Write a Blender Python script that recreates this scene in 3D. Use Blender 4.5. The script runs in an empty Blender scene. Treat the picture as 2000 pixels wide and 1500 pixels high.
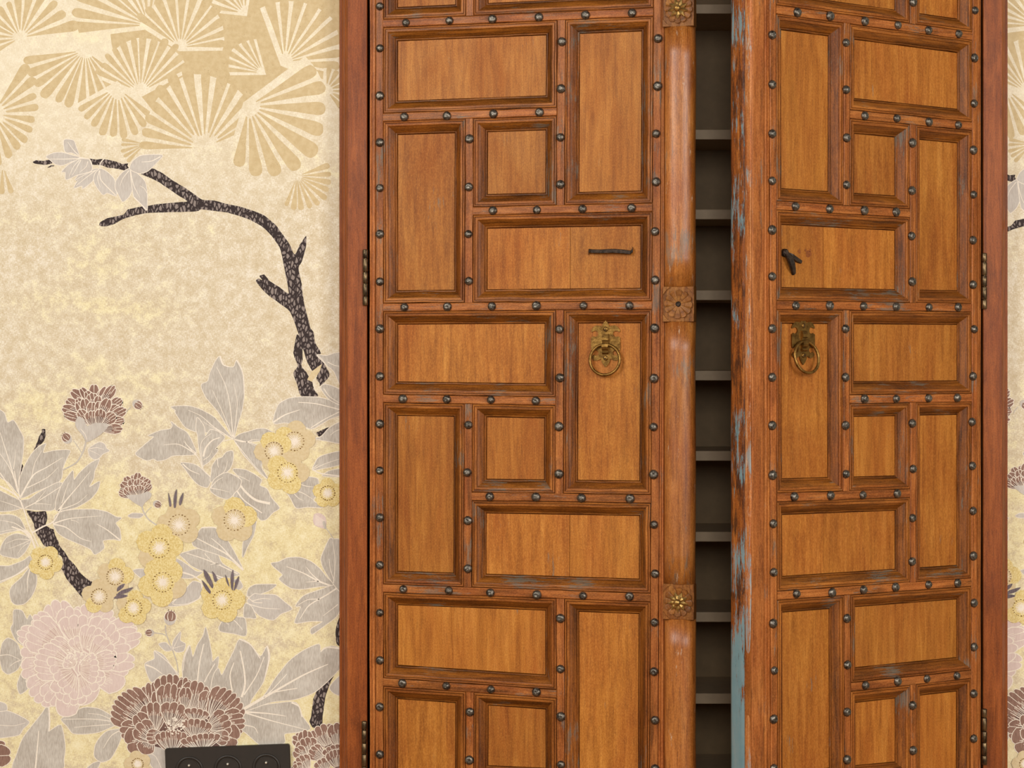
import bpy, bmesh, math, random
from mathutils import Vector, Matrix
random.seed(7)
SC = bpy.context.scene
COL = SC.collection

# ------------------------------------------------------------------ camera
S = 0.000947            # metres on the wall for one photo pixel (socket pitch 71 mm)
F = 4266.0              # focal length in photo pixels
D = F * S               # camera to wall
CH = 1.25               # camera height
HOR = 700.0             # horizon row
cam = bpy.data.objects.new('camera', bpy.data.cameras.new('camera'))
COL.objects.link(cam)
cam.location = (0, -D, CH)
cam.rotation_euler = (math.pi / 2, 0, 0)
cam.data.sensor_width = 36.0
cam.data.lens = 36.0 * F / 2000.0
cam.data.shift_y = -(750.0 - HOR) / 2000.0
cam.data.clip_start = 0.05
SC.camera = cam

# ------------------------------------------------------------------ light
SC.view_settings.view_transform = 'Standard'
SC.view_settings.look = 'None'
SC.view_settings.gamma = 1.0
SC.view_settings.use_curve_mapping = False
SC.view_settings.exposure = -0.16
world = bpy.data.worlds.new('room_light')
SC.world = world
world.use_nodes = True
bg = world.node_tree.nodes['Background']
bg.inputs[0].default_value = (1.0, 0.96, 0.91, 1)
bg.inputs[1].default_value = 0.15


def area(name, loc, target, sx, sy, power, col):
    l = bpy.data.lights.new(name, 'AREA')
    l.shape = 'RECTANGLE'
    l.size, l.size_y, l.energy, l.color = sx, sy, power, col
    o = bpy.data.objects.new(name, l)
    COL.objects.link(o)
    o.location = loc
    o.rotation_euler = (Vector(target) - Vector(loc)).to_track_quat('-Z', 'Y').to_euler()
    return o


area('window_light_left', (-2.5, -3.2, 2.7), (-0.1, 0, 1.1), 1.6, 1.8, 104, (1.0, 0.98, 0.945))
area('fill_light_front', (0.40, -4.9, 2.2), (0.36, 0, 1.2), 1.6, 1.4, 96, (1.0, 0.98, 0.945))  # unseen fill lamp, added to light the shelves through the door gap
area('fill_light_right', (2.9, -3.3, 1.9), (0.5, 0, 1.0), 1.4, 2.0, 100, (1.0, 0.975, 0.935))  # unseen fill lamp from the right, brightens the right leaf


# ------------------------------------------------------------------ helpers
def lin(c):
    c = c / 255.0
    return c / 12.92 if c <= 0.04045 else ((c + 0.055) / 1.055) ** 2.4


def rgb(r, g, b):
    return (lin(r), lin(g), lin(b), 1.0)


def wallpt(px, py, y=0.0):
    t = D + y
    return Vector(((px - 1000.0) / F * t, y, CH + (HOR - py) / F * t))


def link_mesh(name, me, mat=None, parent=None, smooth=False):
    o = bpy.data.objects.new(name, me)
    COL.objects.link(o)
    if mat is not None and not me.materials:
        for m in (mat if isinstance(mat, (list, tuple)) else [mat]):
            me.materials.append(m)
    if parent is not None:
        o.parent = parent
    if smooth:
        for p in me.polygons:
            p.use_smooth = True
    return o


def from_bm(name, bm, mat=None, parent=None, smooth=False):
    bmesh.ops.recalc_face_normals(bm, faces=bm.faces)
    me = bpy.data.meshes.new(name)
    bm.to_mesh(me)
    bm.free()
    return link_mesh(name, me, mat, parent, smooth)


def empty(name, loc, rz=0.0):
    o = bpy.data.objects.new(name, None)
    COL.objects.link(o)
    o.location = loc
    o.rotation_euler = (0, 0, rz)
    o.empty_display_size = 0.05
    return o


def tag(o, label=None, cat=None, group=None, kind=None):
    if label: o['label'] = label
    if cat: o['category'] = cat
    if group: o['group'] = group
    if kind: o['kind'] = kind
    return o


def bm_box(bm, x0, x1, y0, y1, z0, z1, bevel=0.0):
    vs = [bm.verts.new(p) for p in ((x0, y0, z0), (x1, y0, z0), (x1, y1, z0), (x0, y1, z0),
                                    (x0, y0, z1), (x1, y0, z1), (x1, y1, z1), (x0, y1, z1))]
    fs = [bm.faces.new([vs[i] for i in f]) for f in
          ((0, 3, 2, 1), (4, 5, 6, 7), (0, 1, 5, 4), (1, 2, 6, 5), (2, 3, 7, 6), (3, 0, 4, 7))]
    if bevel:
        es = {e for f in fs for e in f.edges}
        bmesh.ops.bevel(bm, geom=list(es), offset=bevel, segments=2, affect='EDGES', profile=0.5)


def bm_loops(bm, loops, closed_profile=True, caps=True):
    """skin a list of stations, each the same number of points"""
    rings = [[bm.verts.new(p) for p in lp] for lp in loops]
    n = len(rings[0])
    for a, b in zip(rings[:-1], rings[1:]):
        for i in range(n if closed_profile else n - 1):
            j = (i + 1) % n
            bm.faces.new((a[i], a[j], b[j], b[i]))
    if caps:
        bm.faces.new(rings[0][::-1])
        bm.faces.new(rings[-1])


def bm_lathe(bm, prof, seg=16, M=Matrix(), jit=0.0):
    """prof: (r, h) from rim to centre, axis local -Y (out of the wall)"""
    rings = []
    for r, h in prof:
        if r <= 1e-7:
            rings.append([bm.verts.new(M @ Vector((0, -h, 0)))])
        else:
            rings.append([bm.verts.new(M @ Vector((r * math.cos(2 * math.pi * k / seg) * (1 + random.uniform(-jit, jit)),
                                                   -h * (1 + random.uniform(-jit, jit)),
                                                   r * math.sin(2 * math.pi * k / seg)))) for k in range(seg)])
    for a, b in zip(rings[:-1], rings[1:]):
        for k in range(seg):
            j = (k + 1) % seg
            if len(b) == 1:
                bm.faces.new((a[k], a[j], b[0]))
            elif len(a) == 1:
                bm.faces.new((a[0], b[j], b[k]))
            else:
                bm.faces.new((a[k], a[j], b[j], b[k]))


def bm_tube(bm, pts, rad, seg=10, closed=False):
    n = len(pts)
    rings = []
    for i, p in enumerate(pts):
        p = Vector(p)
        a = Vector(pts[(i - 1) % n] if (closed or i > 0) else pts[i])
        b = Vector(pts[(i + 1) % n] if (closed or i < n - 1) else pts[i])
        t = (b - a).normalized()
        ref = Vector((0, 1, 0)) if abs(t.y) < 0.9 else Vector((1, 0, 0))
        s = t.cross(ref).normalized()
        u = s.cross(t)
        r = rad[i] if isinstance(rad, (list, tuple)) else rad
        rings.append([bm.verts.new(p + (s * math.cos(2 * math.pi * k / seg) + u * math.sin(2 * math.pi * k / seg)) * r) for k in range(seg)])
    for i in range(n if closed else n - 1):
        a, b = rings[i], rings[(i + 1) % n]
        for k in range(seg):
            j = (k + 1) % seg
            bm.faces.new((a[k], a[j], b[j], b[k]))
    if not closed:
        bm.faces.new(rings[0][::-1])
        bm.faces.new(rings[-1])


def bm_plate(bm, outline, y0, y1, M=Matrix()):
    """closed outline [(x,z)] extruded from y0 (back) to y1 (front)"""
    a = [bm.verts.new(M @ Vector((x, y0, z))) for x, z in outline]
    b = [bm.verts.new(M @ Vector((x, y1, z))) for x, z in outline]
    n = len(a)
    bm.faces.new(a)
    bm.faces.new(b[::-1])
    for i in range(n):
        j = (i + 1) % n
        bm.faces.new((a[i], b[i], b[j], a[j]))


# ------------------------------------------------------------------ materials
class NT:
    def __init__(self, name):
        self.m = bpy.data.materials.new(name)
        self.m.use_nodes = True
        self.t = self.m.node_tree
        self.b = self.t.nodes['Principled BSDF']

    def n(self, typ, ins=None, **props):
        nd = self.t.nodes.new(typ)
        for k, v in props.items():
            setattr(nd, k, v)
        for k, v in (ins or {}).items():
            self.put(nd.inputs[k], v)
        return nd

    def put(self, sock, v):
        if isinstance(v, bpy.types.NodeSocket):
            self.t.links.new(v, sock)
        elif isinstance(v, bpy.types.Node):
            self.t.links.new(v.outputs[0], sock)
        else:
            sock.default_value = v

    def ramp(self, fac, stops):
        r = self.n('ShaderNodeValToRGB', {0: fac})
        e = r.color_ramp.elements
        while len(e) < len(stops):
            e.new(0.5)
        for el, (p, c) in zip(e, stops):
            el.position = p
            el.color = c if len(c) == 4 else (*c, 1)
        return r.outputs[0]

    def mix(self, fac, a, b, mode='MIX'):
        nd = self.n('ShaderNodeMix', data_type='RGBA', blend_type=mode)
        self.put(nd.inputs[0], fac)
        self.put(nd.inputs[6], a)
        self.put(nd.inputs[7], b)
        return nd.outputs[2]

    def math(self, op, a, b=0.0, clamp=False):
        nd = self.n('ShaderNodeMath', {0: a, 1: b}, operation=op, use_clamp=clamp)
        return nd.outputs[0]

    def noise(self, vec, scale, detail=4.0, rough=0.55, dist=0.0):
        return self.n('ShaderNodeTexNoise', {'Vector': vec, 'Scale': scale, 'Detail': detail, 'Roughness': rough, 'Distortion': dist}).outputs[0]

    def coords(self, scale=(1, 1, 1), rand=True):
        tc = self.n('ShaderNodeTexCoord').outputs['Object']
        if rand:
            oi = self.n('ShaderNodeObjectInfo').outputs['Random']
            off = self.n('ShaderNodeVectorMath', {0: (7.3, 3.1, 11.7)}, operation='SCALE')
            self.put(off.inputs['Scale'], oi)
            tc = self.n('ShaderNodeVectorMath', {0: tc, 1: off}, operation='ADD').outputs[0]
        if scale != (1, 1, 1):
            tc = self.n('ShaderNodeMapping', {'Vector': tc, 'Scale': scale}).outputs[0]
        return tc

    def bump(self, h, strength=0.3, dist=0.001):
        self.put(self.b.inputs['Normal'], self.n('ShaderNodeBump', {'Height': h, 'Strength': strength, 'Distance': dist}).outputs[0])


def m_wood(name, dark, mid, light, axis='z', rough=0.42, paint=0.0, grain=1.0, stain=0.5, spec=0.22, white=0.0, zpaint=None, paintcol=(100, 120, 112), worn=0.0, popa=0.42, blot=0.55, con=0.18):
    k = NT(name)
    ax = {'z': (1, 1, 0.075), 'x': (0.075, 1, 1)}[axis]
    base = k.coords()
    g = k.n('ShaderNodeMapping', {'Vector': base, 'Scale': ax}).outputs[0]
    big = k.n('ShaderNodeMapping', {'Vector': base, 'Scale': {'z': (1, 1, 0.3), 'x': (0.3, 1, 1)}[axis]}).outputs[0]
    g1 = k.noise(g, 95.0, 6.0, 0.62, 0.6)
    g2 = k.noise(g, 420.0, 3.0, 0.6)
    st = k.noise(big, 13.0, 4.0, 0.6, 0.8)
    spk = k.noise(base, 900.0, 2.0, 0.5)
    c = k.ramp(g1, [(0.5 - con, rgb(*dark)), (0.5, rgb(*mid)), (0.5 + con, rgb(*light))])
    sf = k.ramp(st, [(0.36, (0, 0, 0)), (0.7, (1, 1, 1))])
    c = k.mix(k.math('MULTIPLY', sf, stain), c, k.mix(1.0, c, rgb(*light), 'MULTIPLY'))
    bl = k.ramp(k.noise(big, 34.0, 6.0, 0.7, 0.4), [(0.52, (0, 0, 0)), (0.72, (1, 1, 1))])
    c = k.mix(k.math('MULTIPLY', bl, blot), c, rgb(int(dark[0] * .72), int(dark[1] * .66), int(dark[2] * .7)))
    lines = k.ramp(g2, [(0.34, (1, 1, 1)), (0.46, (0, 0, 0))])
    c = k.mix(k.math('MULTIPLY', lines, 0.5 * grain), c, rgb(int(dark[0] * .6), int(dark[1] * .52), int(dark[2] * .5)))
    sp = k.ramp(spk, [(0.26, (1, 1, 1)), (0.34, (0, 0, 0))])
    c = k.mix(k.math('MULTIPLY', sp, 0.5), c, rgb(70, 44, 24))
    tooth = k.noise(k.n('ShaderNodeMapping', {'Vector': base, 'Scale': {'z': (1, 1, 0.5), 'x': (0.5, 1, 1)}[axis]}).outputs[0], 620.0, 3.0, 0.7)
    c = k.mix(k.ramp(tooth, [(0.35, (0.30, 0.30, 0.30)), (0.55, (0, 0, 0))]), c, rgb(int(dark[0] * .75), int(dark[1] * .7), int(dark[2] * .7)))
    c = k.mix(k.ramp(tooth, [(0.50, (0, 0, 0)), (0.68, (0.22, 0.22, 0.22))]), c, rgb(min(255, int(light[0] * 1.08)), min(255, int(light[1] * 1.12)), min(255, int(light[2] * 1.25))))
    # small per-piece tone shift
    rnd = k.n('ShaderNodeObjectInfo').outputs['Random']
    val = k.n('ShaderNodeMapRange', {'Value': rnd, 'To Min': 0.90, 'To Max': 1.10}).outputs[0]
    c = k.n('ShaderNodeHueSaturation', {'Color': c, 'Value': val}).outputs[0]
    if worn > 0:
        wn = k.noise(k.n('ShaderNodeMapping', {'Vector': base, 'Scale': {'z': (1, 1, 0.22), 'x': (0.22, 1, 1)}[axis]}).outputs[0], 75.0, 7.0, 0.72)
        wm = k.ramp(wn, [(0.58 - 0.12 * worn, (0, 0, 0)), (0.64 - 0.08 * worn, (1, 1, 1))])
        c = k.mix(k.math('MULTIPLY', wm, 0.85), c, rgb(62, 32, 14))
    if paint > 0:
        pv = k.n('ShaderNodeMapping', {'Vector': base, 'Scale': {'z': (1, 1, 0.13), 'x': (0.13, 1, 1)}[axis]}).outputs[0]
        pn = k.noise(pv, 150.0, 8.0, 0.8)
        pb = k.noise(base, 9.0, 2.0, 0.5)
        t = k.math('ADD', pn, k.math('MULTIPLY', k.math('SUBTRACT', pb, 0.5), 0.75))
        if zpaint:
            z = k.n('ShaderNodeSeparateXYZ', {0: k.n('ShaderNodeTexCoord').outputs['Object']}).outputs[2]
            t = k.math('ADD', t, k.n('ShaderNodeMapRange', {'Value': z, 'From Min': zpaint[0], 'From Max': zpaint[1], 'To Min': zpaint[2], 'To Max': 0.0}).outputs[0])
        pm = k.ramp(t, [(0.70 - paint * 0.22, (0, 0, 0)), (0.745 - paint * 0.19, (1, 1, 1))])
        pc = k.mix(k.noise(base, 40, 3), rgb(*paintcol), rgb(paintcol[0] - 22, paintcol[1] - 16, paintcol[2] - 12))
        c = k.mix(k.math('MULTIPLY', pm, popa), c, pc)
    if white > 0:
        wv = k.n('ShaderNodeMapping', {'Vector': base, 'Scale': (1, 1, 0.2)}).outputs[0]
        wn = k.noise(wv, 110.0, 8.0, 0.75)
        wm = k.ramp(wn, [(0.66 - 0.14 * white, (0, 0, 0)), (0.72 - 0.12 * white, (1, 1, 1))])
        c = k.mix(k.math('MULTIPLY', wm, 0.6), c, rgb(214, 196, 170))
    k.put(k.b.inputs['Base Color'], c)
    k.put(k.b.inputs['Roughness'], k.n('ShaderNodeMapRange', {'Value': st, 'To Min': rough - 0.1, 'To Max': rough + 0.14}).outputs[0])
    k.b.inputs['Specular IOR Level'].default_value = spec
    h = k.math('ADD', k.math('MULTIPLY', g1, 0.6), k.math('ADD', k.math('MULTIPLY', g2, 0.35), k.math('MULTIPLY', sp, -0.4)))
    k.bump(h, 0.35 * grain, 0.0012)
    return k.m


def m_metal(name, a, b, rough=0.35, metallic=0.9, scale=180.0, bumps=0.5):
    k = NT(name)
    v = k.coords()
    n = k.noise(v, scale, 5.0, 0.6)
    k.put(k.b.inputs['Base Color'], k.ramp(n, [(0.35, rgb(*a)), (0.65, rgb(*b))]))
    k.b.inputs['Metallic'].default_value = metallic
    k.put(k.b.inputs['Roughness'], k.n('ShaderNodeMapRange', {'Value': n, 'To Min': rough + 0.12, 'To Max': rough - 0.08}).outputs[0])
    k.bump(n, bumps, 0.0012)
    return k.m


def m_plain(name, c, rough=0.6, var=0.06, scale=60.0, spec=0.4):
    k = NT(name)
    n = k.noise(k.coords(rand=False), scale, 4.0)
    lo = tuple(max(0, int(x * (1 - var))) for x in c)
    hi = tuple(min(255, int(x * (1 + var))) for x in c)
    k.put(k.b.inputs['Base Color'], k.ramp(n, [(0.3, rgb(*lo)), (0.7, rgb(*hi))]))
    k.b.inputs['Roughness'].default_value = rough
    k.b.inputs['Specular IOR Level'].default_value = spec
    return k.m


def weave(k, v):
    a = k.noise(k.n('ShaderNodeMapping', {'Vector': v, 'Scale': (1, 1, 0.22)}).outputs[0], 900.0, 2.0, 0.6)
    b = k.noise(k.n('ShaderNodeMapping', {'Vector': v, 'Scale': (0.22, 1, 1)}).outputs[0], 900.0, 2.0, 0.6)
    return k.math('MULTIPLY', k.math('ADD', a, b), 0.5)


def m_wallpaper():
    k = NT('wallpaper_ground')
    v = k.coords(rand=False)
    z = k.n('ShaderNodeSeparateXYZ', {0: v}).outputs[2]
    big = k.noise(k.n('ShaderNodeMapping', {'Vector': v, 'Scale': (0.6, 1, 1.3)}).outputs[0], 5.5, 3.0, 0.55)
    mid = k.noise(v, 48.0, 6.0, 0.7)
    wv = weave(k, v)
    t = k.math('ADD', k.math('MULTIPLY', mid, 0.4), k.math('MULTIPLY', wv, 0.6))
    c = k.ramp(t, [(0.42, rgb(198, 179, 145)), (0.50, rgb(213, 197, 167)), (0.58, rgb(232, 222, 203))])
    # gold brush marks, denser in the lower half of the print
    low = k.n('ShaderNodeMapRange', {'Value': z, 'From Min': 0.95, 'From Max': 1.28, 'To Min': 0.095, 'To Max': 0.0}).outputs[0]
    f = k.math('ADD', k.math('ADD', k.math('MULTIPLY', big, 0.34), k.math('MULTIPLY', mid, 0.44)), k.math('MULTIPLY', wv, 0.22))
    f = k.math('ADD', f, low)
    gold = k.ramp(f, [(0.535, (0, 0, 0)), (0.605, (1, 1, 1))])
    hi = k.ramp(t, [(0.42, rgb(222, 202, 136)), (0.58, rgb(238, 226, 178))])
    c = k.mix(k.math('MULTIPLY', gold, 0.66), c, hi)
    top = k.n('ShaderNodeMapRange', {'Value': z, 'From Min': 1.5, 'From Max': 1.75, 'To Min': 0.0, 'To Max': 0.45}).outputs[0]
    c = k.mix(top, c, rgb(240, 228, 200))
    sp = k.ramp(k.noise(v, 520.0, 1.0), [(0.20, (1, 1, 1)), (0.235, (0, 0, 0))])
    c = k.mix(k.math('MULTIPLY', sp, 0.7), c, rgb(120, 92, 58))
    k.put(k.b.inputs['Base Color'], c)
    k.b.inputs['Roughness'].default_value = 0.75
    k.b.inputs['Specular IOR Level'].default_value = 0.2
    k.bump(wv, 0.15, 0.0006)
    return k.m


def m_print(name, a, b, kind='hatch', speck=None, scale=240.0):
    """flat printed ink: fine hatching or speckle of two tones"""
    k = NT(name)
    v = k.coords(rand=False)
    if kind == 'hatch':
        r = k.n('ShaderNodeMapping', {'Vector': v, 'Rotation': (0, 0.7, 0), 'Scale': (1, 1, 0.18)}).outputs[0]
        n = k.noise(r, scale * 2.2, 3.0, 0.6)
        n2 = k.noise(v, 22.0, 4.0)
        t = k.math('ADD', k.math('MULTIPLY', n, 0.6), k.math('MULTIPLY', n2, 0.4))
    elif kind == 'bark':
        r = k.n('ShaderNodeMapping', {'Vector': v, 'Rotation': (0, 0.55, 0), 'Scale': (1, 1, 0.5)}).outputs[0]
        vo = k.n('ShaderNodeTexVoronoi', {'Vector': r, 'Scale': 185.0}, feature='DISTANCE_TO_EDGE').outputs[0]
        n = k.noise(v, 700.0, 2.0)
        t = k.math('ADD', vo, k.math('MULTIPLY', k.math('SUBTRACT', n, 0.5), 0.35))
    else:
        t = k.noise(v, scale, 3.0, 0.6)
    st = (0.13, 0.21) if kind == 'bark' else (0.38, 0.62)
    c = k.ramp(t, [(st[0], rgb(*a)), (st[1], rgb(*b))])
    if speck:
        sp = k.ramp(k.noise(v, 480.0, 1.5), [(0.28, (1, 1, 1)), (0.33, (0, 0, 0))])
        reg = k.ramp(k.noise(v, 14.0, 2.0), [(0.38, (0, 0, 0)), (0.62, (1, 1, 1))])
        c = k.mix(k.math('MULTIPLY', k.math('MULTIPLY', sp, reg), 0.8), c, rgb(*speck))
    k.put(k.b.inputs['Base Color'], c)
    k.b.inputs['Roughness'].default_value = 0.7
    k.b.inputs['Specular IOR Level'].default_value = 0.2
    return k.m


MAT = dict(
    panel=m_wood('panel_wood', (138, 79, 23), (175, 109, 39), (199, 134, 58), 'z', 0.46, paint=0.03, grain=0.55, stain=0.5, blot=0.22, con=0.27),
    moulding=m_wood('moulding_wood_upright', (108, 60, 18), (152, 88, 31), (180, 112, 46), 'z', 0.42, paint=0.34, grain=1.0),
    moulding_h=m_wood('moulding_wood_level', (108, 60, 18), (152, 88, 31), (180, 112, 46), 'x', 0.42, paint=0.34, grain=1.0),
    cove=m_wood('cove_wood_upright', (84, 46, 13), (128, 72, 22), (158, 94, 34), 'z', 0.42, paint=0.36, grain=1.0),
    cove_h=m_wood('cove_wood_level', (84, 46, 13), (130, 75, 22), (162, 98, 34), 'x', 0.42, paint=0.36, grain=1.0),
    batten=m_wood('batten_wood_upright', (112, 64, 23), (162, 95, 41), (194, 124, 62), 'z', 0.40, paint=0.36, grain=0.9),
    batten_h=m_wood('batten_wood_level', (112, 64, 23), (162, 95, 41), (194, 124, 62), 'x', 0.40, paint=0.40, grain=0.9, white=0.0),
    stile=m_wood('stile_wood', (128, 72, 27), (172, 102, 45), (196, 126, 64), 'z', 0.42, paint=0.15, grain=0.9),
    astragal=m_wood('astragal_wood', (142, 80, 28), (176, 108, 44), (198, 130, 64), 'z', 0.34, paint=0.30, grain=0.9, white=0.30, spec=0.5),
    edge=m_wood('worn_edge_wood', (92, 44, 14), (150, 82, 26), (190, 118, 48), 'z', 0.45, paint=0.62, grain=1.5, worn=0.8, zpaint=(0.55, 1.0, 0.30), paintcol=(126, 158, 162), popa=0.85),
    edge2=m_wood('worn_front_edge_wood', (160, 88, 40), (196, 122, 62), (222, 160, 100), 'z', 0.36, paint=0.55, grain=1.2, white=0.55, paintcol=(150, 170, 172), popa=0.75),
    rosette=m_wood('rosette_wood', (112, 66, 24), (152, 96, 40), (180, 126, 62), 'z', 0.42, paint=0.12, grain=0.8),
    core=m_wood('core_wood', (120, 64, 24), (150, 86, 36), (172, 104, 50), 'z', 0.5),
    casing=m_wood('casing_wood', (116, 58, 20), (142, 74, 28), (160, 88, 38), 'z', 0.36, grain=0.7, stain=0.35),
    iron=m_metal('stud_iron', (52, 46, 40), (132, 124, 112), 0.34, 0.85, 230.0, 0.6),
    dark_iron=m_metal('blackened_iron', (36, 28, 22), (72, 56, 44), 0.5, 0.6, 160.0, 0.8),
    brass=m_metal('aged_brass', (96, 66, 26), (150, 112, 54), 0.36, 0.85, 120.0, 0.4),
    brass2=m_metal('bright_brass', (140, 102, 46), (196, 160, 96), 0.34, 0.85, 150.0, 0.4),
    hinge=m_metal('hinge_brass', (58, 46, 34), (126, 104, 74), 0.34, 0.9, 90.0, 0.3),
    shelf=m_plain('taupe_lacquer', (188, 164, 132), 0.5, 0.03),
    carcass=m_plain('dark_taupe_lacquer', (150, 124, 88), 0.55, 0.04),
    socket=m_plain('black_plastic', (44, 38, 32), 0.42, 0.05),
    hole=m_plain('socket_hole_black', (10, 9, 8), 0.8),
    pin=m_metal('earth_pin_nickel', (205, 196, 178), (240, 232, 214), 0.3, 0.6, 300.0, 0.0),
    floor=m_wood('floor_oak', (138, 100, 62), (170, 130, 88), (190, 150, 106), 'x', 0.5),
    wallpaper=m_wallpaper(),
    fan=m_print('print_fan_tan', (197, 173, 129), (206, 184, 142), 'speckle', speck=(104, 76, 40), scale=90.0),
    leaf=m_print('print_leaf_grey', (172, 161, 147), (202, 193, 179)),
    leaf2=m_print('print_leaf_mauve', (184, 173, 161), (202, 193, 181)),
    cream=m_print('print_cream', (228, 214, 194), (236, 224, 206), 'speckle'),
    pink=m_print('print_pink', (208, 185, 174), (218, 198, 187), 'hatch'),
    pink2=m_print('print_pink_deep', (196, 170, 158), (208, 184, 172), 'hatch'),
    brown=m_print('print_brown', (128, 96, 82), (152, 120, 104), 'hatch'),
    brown2=m_print('print_brown_deep', (94, 72, 66), (122, 92, 80), 'hatch'),
    bark=m_print('print_bark', (54, 43, 41), (140, 126, 118), 'bark'),
    sepal=m_print('print_sepal_purple', (92, 80, 84), (128, 114, 116), 'hatch'),
    gold=m_print('print_gold', (206, 180, 112), (228, 209, 152), 'speckle', scale=420.0),
    tan=m_print('print_blossom_tan', (205, 183, 141), (213, 193, 154), 'speckle', scale=200.0),
    dot=m_print('print_dot_brown', (112, 84, 44), (136, 104, 58), 'speckle'),
)

# ------------------------------------------------------------------ the setting
CAS_Y = -0.046                                   # front of the timber casing
XL0, XL1 = wallpt(664, 0).x, wallpt(717, 0, CAS_Y).x
XR0, XR1 = wallpt(1920, 0, CAS_Y).x, wallpt(1965, 0).x
TOPZ = 2.27


def wall_box(name, x0, x1, z0, z1, label):
    bm = bmesh.new()
    bm_box(bm, x0, x1, 0.0, 0.42, z0, z1)
    return tag(from_bm(name, bm, MAT['wallpaper']), label, kind='structure')


wall_l = wall_box('wall_left', -2.6, XL1 - 0.004, 0.0, 2.7, 'wall with beige and gold floral wallpaper left of the cupboard')
wall_r = wall_box('wall_right', XR0 + 0.004, 2.6, 0.0, 2.7, 'narrow strip of floral wallpapered wall right of the cupboard')
wall_box('wall_top', XL1 - 0.004, XR0 + 0.004, TOPZ, 2.7, 'wallpapered wall above the cupboard doors')
bm = bmesh.new()
bm_box(bm, -2.6, 2.6, -4.6, 0.42, -0.04, 0.0)
tag(from_bm('floor', bm, MAT['floor']), 'oak floor below the cupboard', kind='structure')


def casing(name, xo, xi, label):
    """moulded upright: xo outer edge on the wall, xi inner edge by the door"""
    s = 1 if xi > xo else -1
    w = abs(xi - xo)
    prof = [(0, 0.0), (0, -0.012), (0.0015, -0.014), (0.004, -0.014), (0.0048, -0.0165), (0.0065, -0.022), (0.0085, -0.0245),
            (0.0095, -0.0245), (0.0098, -0.028), (0.0125, -0.033), (0.0145, -0.0345), (0.0150, -0.040), (0.0165, CAS_Y + 0.0015), (0.018, CAS_Y),
            (w - 0.001, CAS_Y), (w, CAS_Y + 0.001), (w, 0.0)]
    bm = bmesh.new()
    bm_loops(bm, [[(xo + s * a, y, z) for a, y in prof] for z in (0.0, TOPZ + 0.055)])
    return tag(from_bm(name, bm, MAT['casing']), label, kind='structure')


casing('trim_1', XL0, XL1, 'reddish brown varnished wooden casing left of the studded doors')
casing('trim_2', XR1, XR0, 'reddish brown varnished wooden casing right of the studded doors')
bm = bmesh.new()
bm_box(bm, XL1, XR0, CAS_Y, 0.0, TOPZ, TOPZ + 0.055, 0.001)
tag(from_bm('trim_3', bm, MAT['casing']), 'wooden head casing above the studded doors', kind='structure')

# ------------------------------------------------------------------ cupboard behind the doors
cup = empty('cupboard', (0, 0.05, 0.0))
tag(cup, 'dark taupe built-in cupboard with shelves seen between the studded doors', 'cupboard')
CX0, CX1, CY0, CY1 = XL1 + 0.002, XR0 - 0.002, 0.055, 0.275


def cup_part(name, x0, x1, y0, y1, z0, z1, mat, bev=0.0006):
    bm = bmesh.new()
    bm_box(bm, x0, x1, y0 - 0.05, y1 - 0.05, z0, z1, bev)
    return from_bm(name, bm, MAT[mat], cup)


cup_part('side_panel', CX0, CX0 + 0.018, CY0, CY1, 0.0, TOPZ - 0.01, 'carcass')
cup_part('side_panel', CX1 - 0.018, CX1, CY0, CY1, 0.0, TOPZ - 0.01, 'carcass')
cup_part('back_panel', CX0, CX1, CY1, CY1 + 0.01, 0.0, TOPZ - 0.01, 'carcass')
cup_part('top_panel', CX0 + 0.018, CX1 - 0.018, CY0, CY1, TOPZ - 0.03, TOPZ - 0.01, 'carcass')
for a, b in ((8, 26), (253, 272), (409, 428), (567, 586), (724, 743), (881, 900), (1039, 1058), (1196, 1215), (1355, 1375), (1514, 1533), (1672, 1692)):
    cup_part('shelf', CX0 + 0.018, CX1 - 0.018, CY0 + 0.003, CY1, wallpt(0, b, CY0).z, wallpt(0, a, CY0).z, 'shelf')


# ------------------------------------------------------------------ studded doors
class Line:
    """a line in the plane of a door leaf, from two leaf points (x, z)"""
    def __init__(s, a, b):
        s.p = Vector(a)
        s.d = (Vector(b) - s.p).normalized()
        s.n = Vector((-s.d.y, s.d.x))

    def off(s, o):
        l = Line.__new__(Line)
        l.p, l.d, l.n = s.p + s.n * o, s.d, s.n
        return l

    def side(s, q):
        return 1.0 if (Vector(q) - s.p).dot(s.n) > 0 else -1.0

    def x(s, o):
        den = s.d.x * o.d.y - s.d.y * o.d.x
        r = o.p - s.p
        t = (r.x * o.d.y - r.y * o.d.x) / den
        return s.p + s.d * t


HB = 0.0074                                       # half width of a stud batten
THICK = 0.057
BASEZ = 0.02
# moulding profile: distance from batten edge, height (metres)
MOULD = [(0.0, -0.0046), (0.0007, -0.0046), (0.0010, -0.0010), (0.0020, -0.0004), (0.0034, -0.0006), (0.0037, -0.0034), (0.0046, -0.0034), (0.0049, -0.0008),
         (0.0078, -0.0009), (0.0090, -0.0013), (0.0096, -0.0036), (0.0130, -0.0062), (0.0188, -0.0124),
         (0.0196, -0.0142), (0.0204, -0.0130), (0.0220, -0.0132), (0.0229, -0.0148), (0.0230, -0.0175), (0.0230, -0.0205), (0.0, -0.0205)]
PANEL_W = -0.0152


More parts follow.
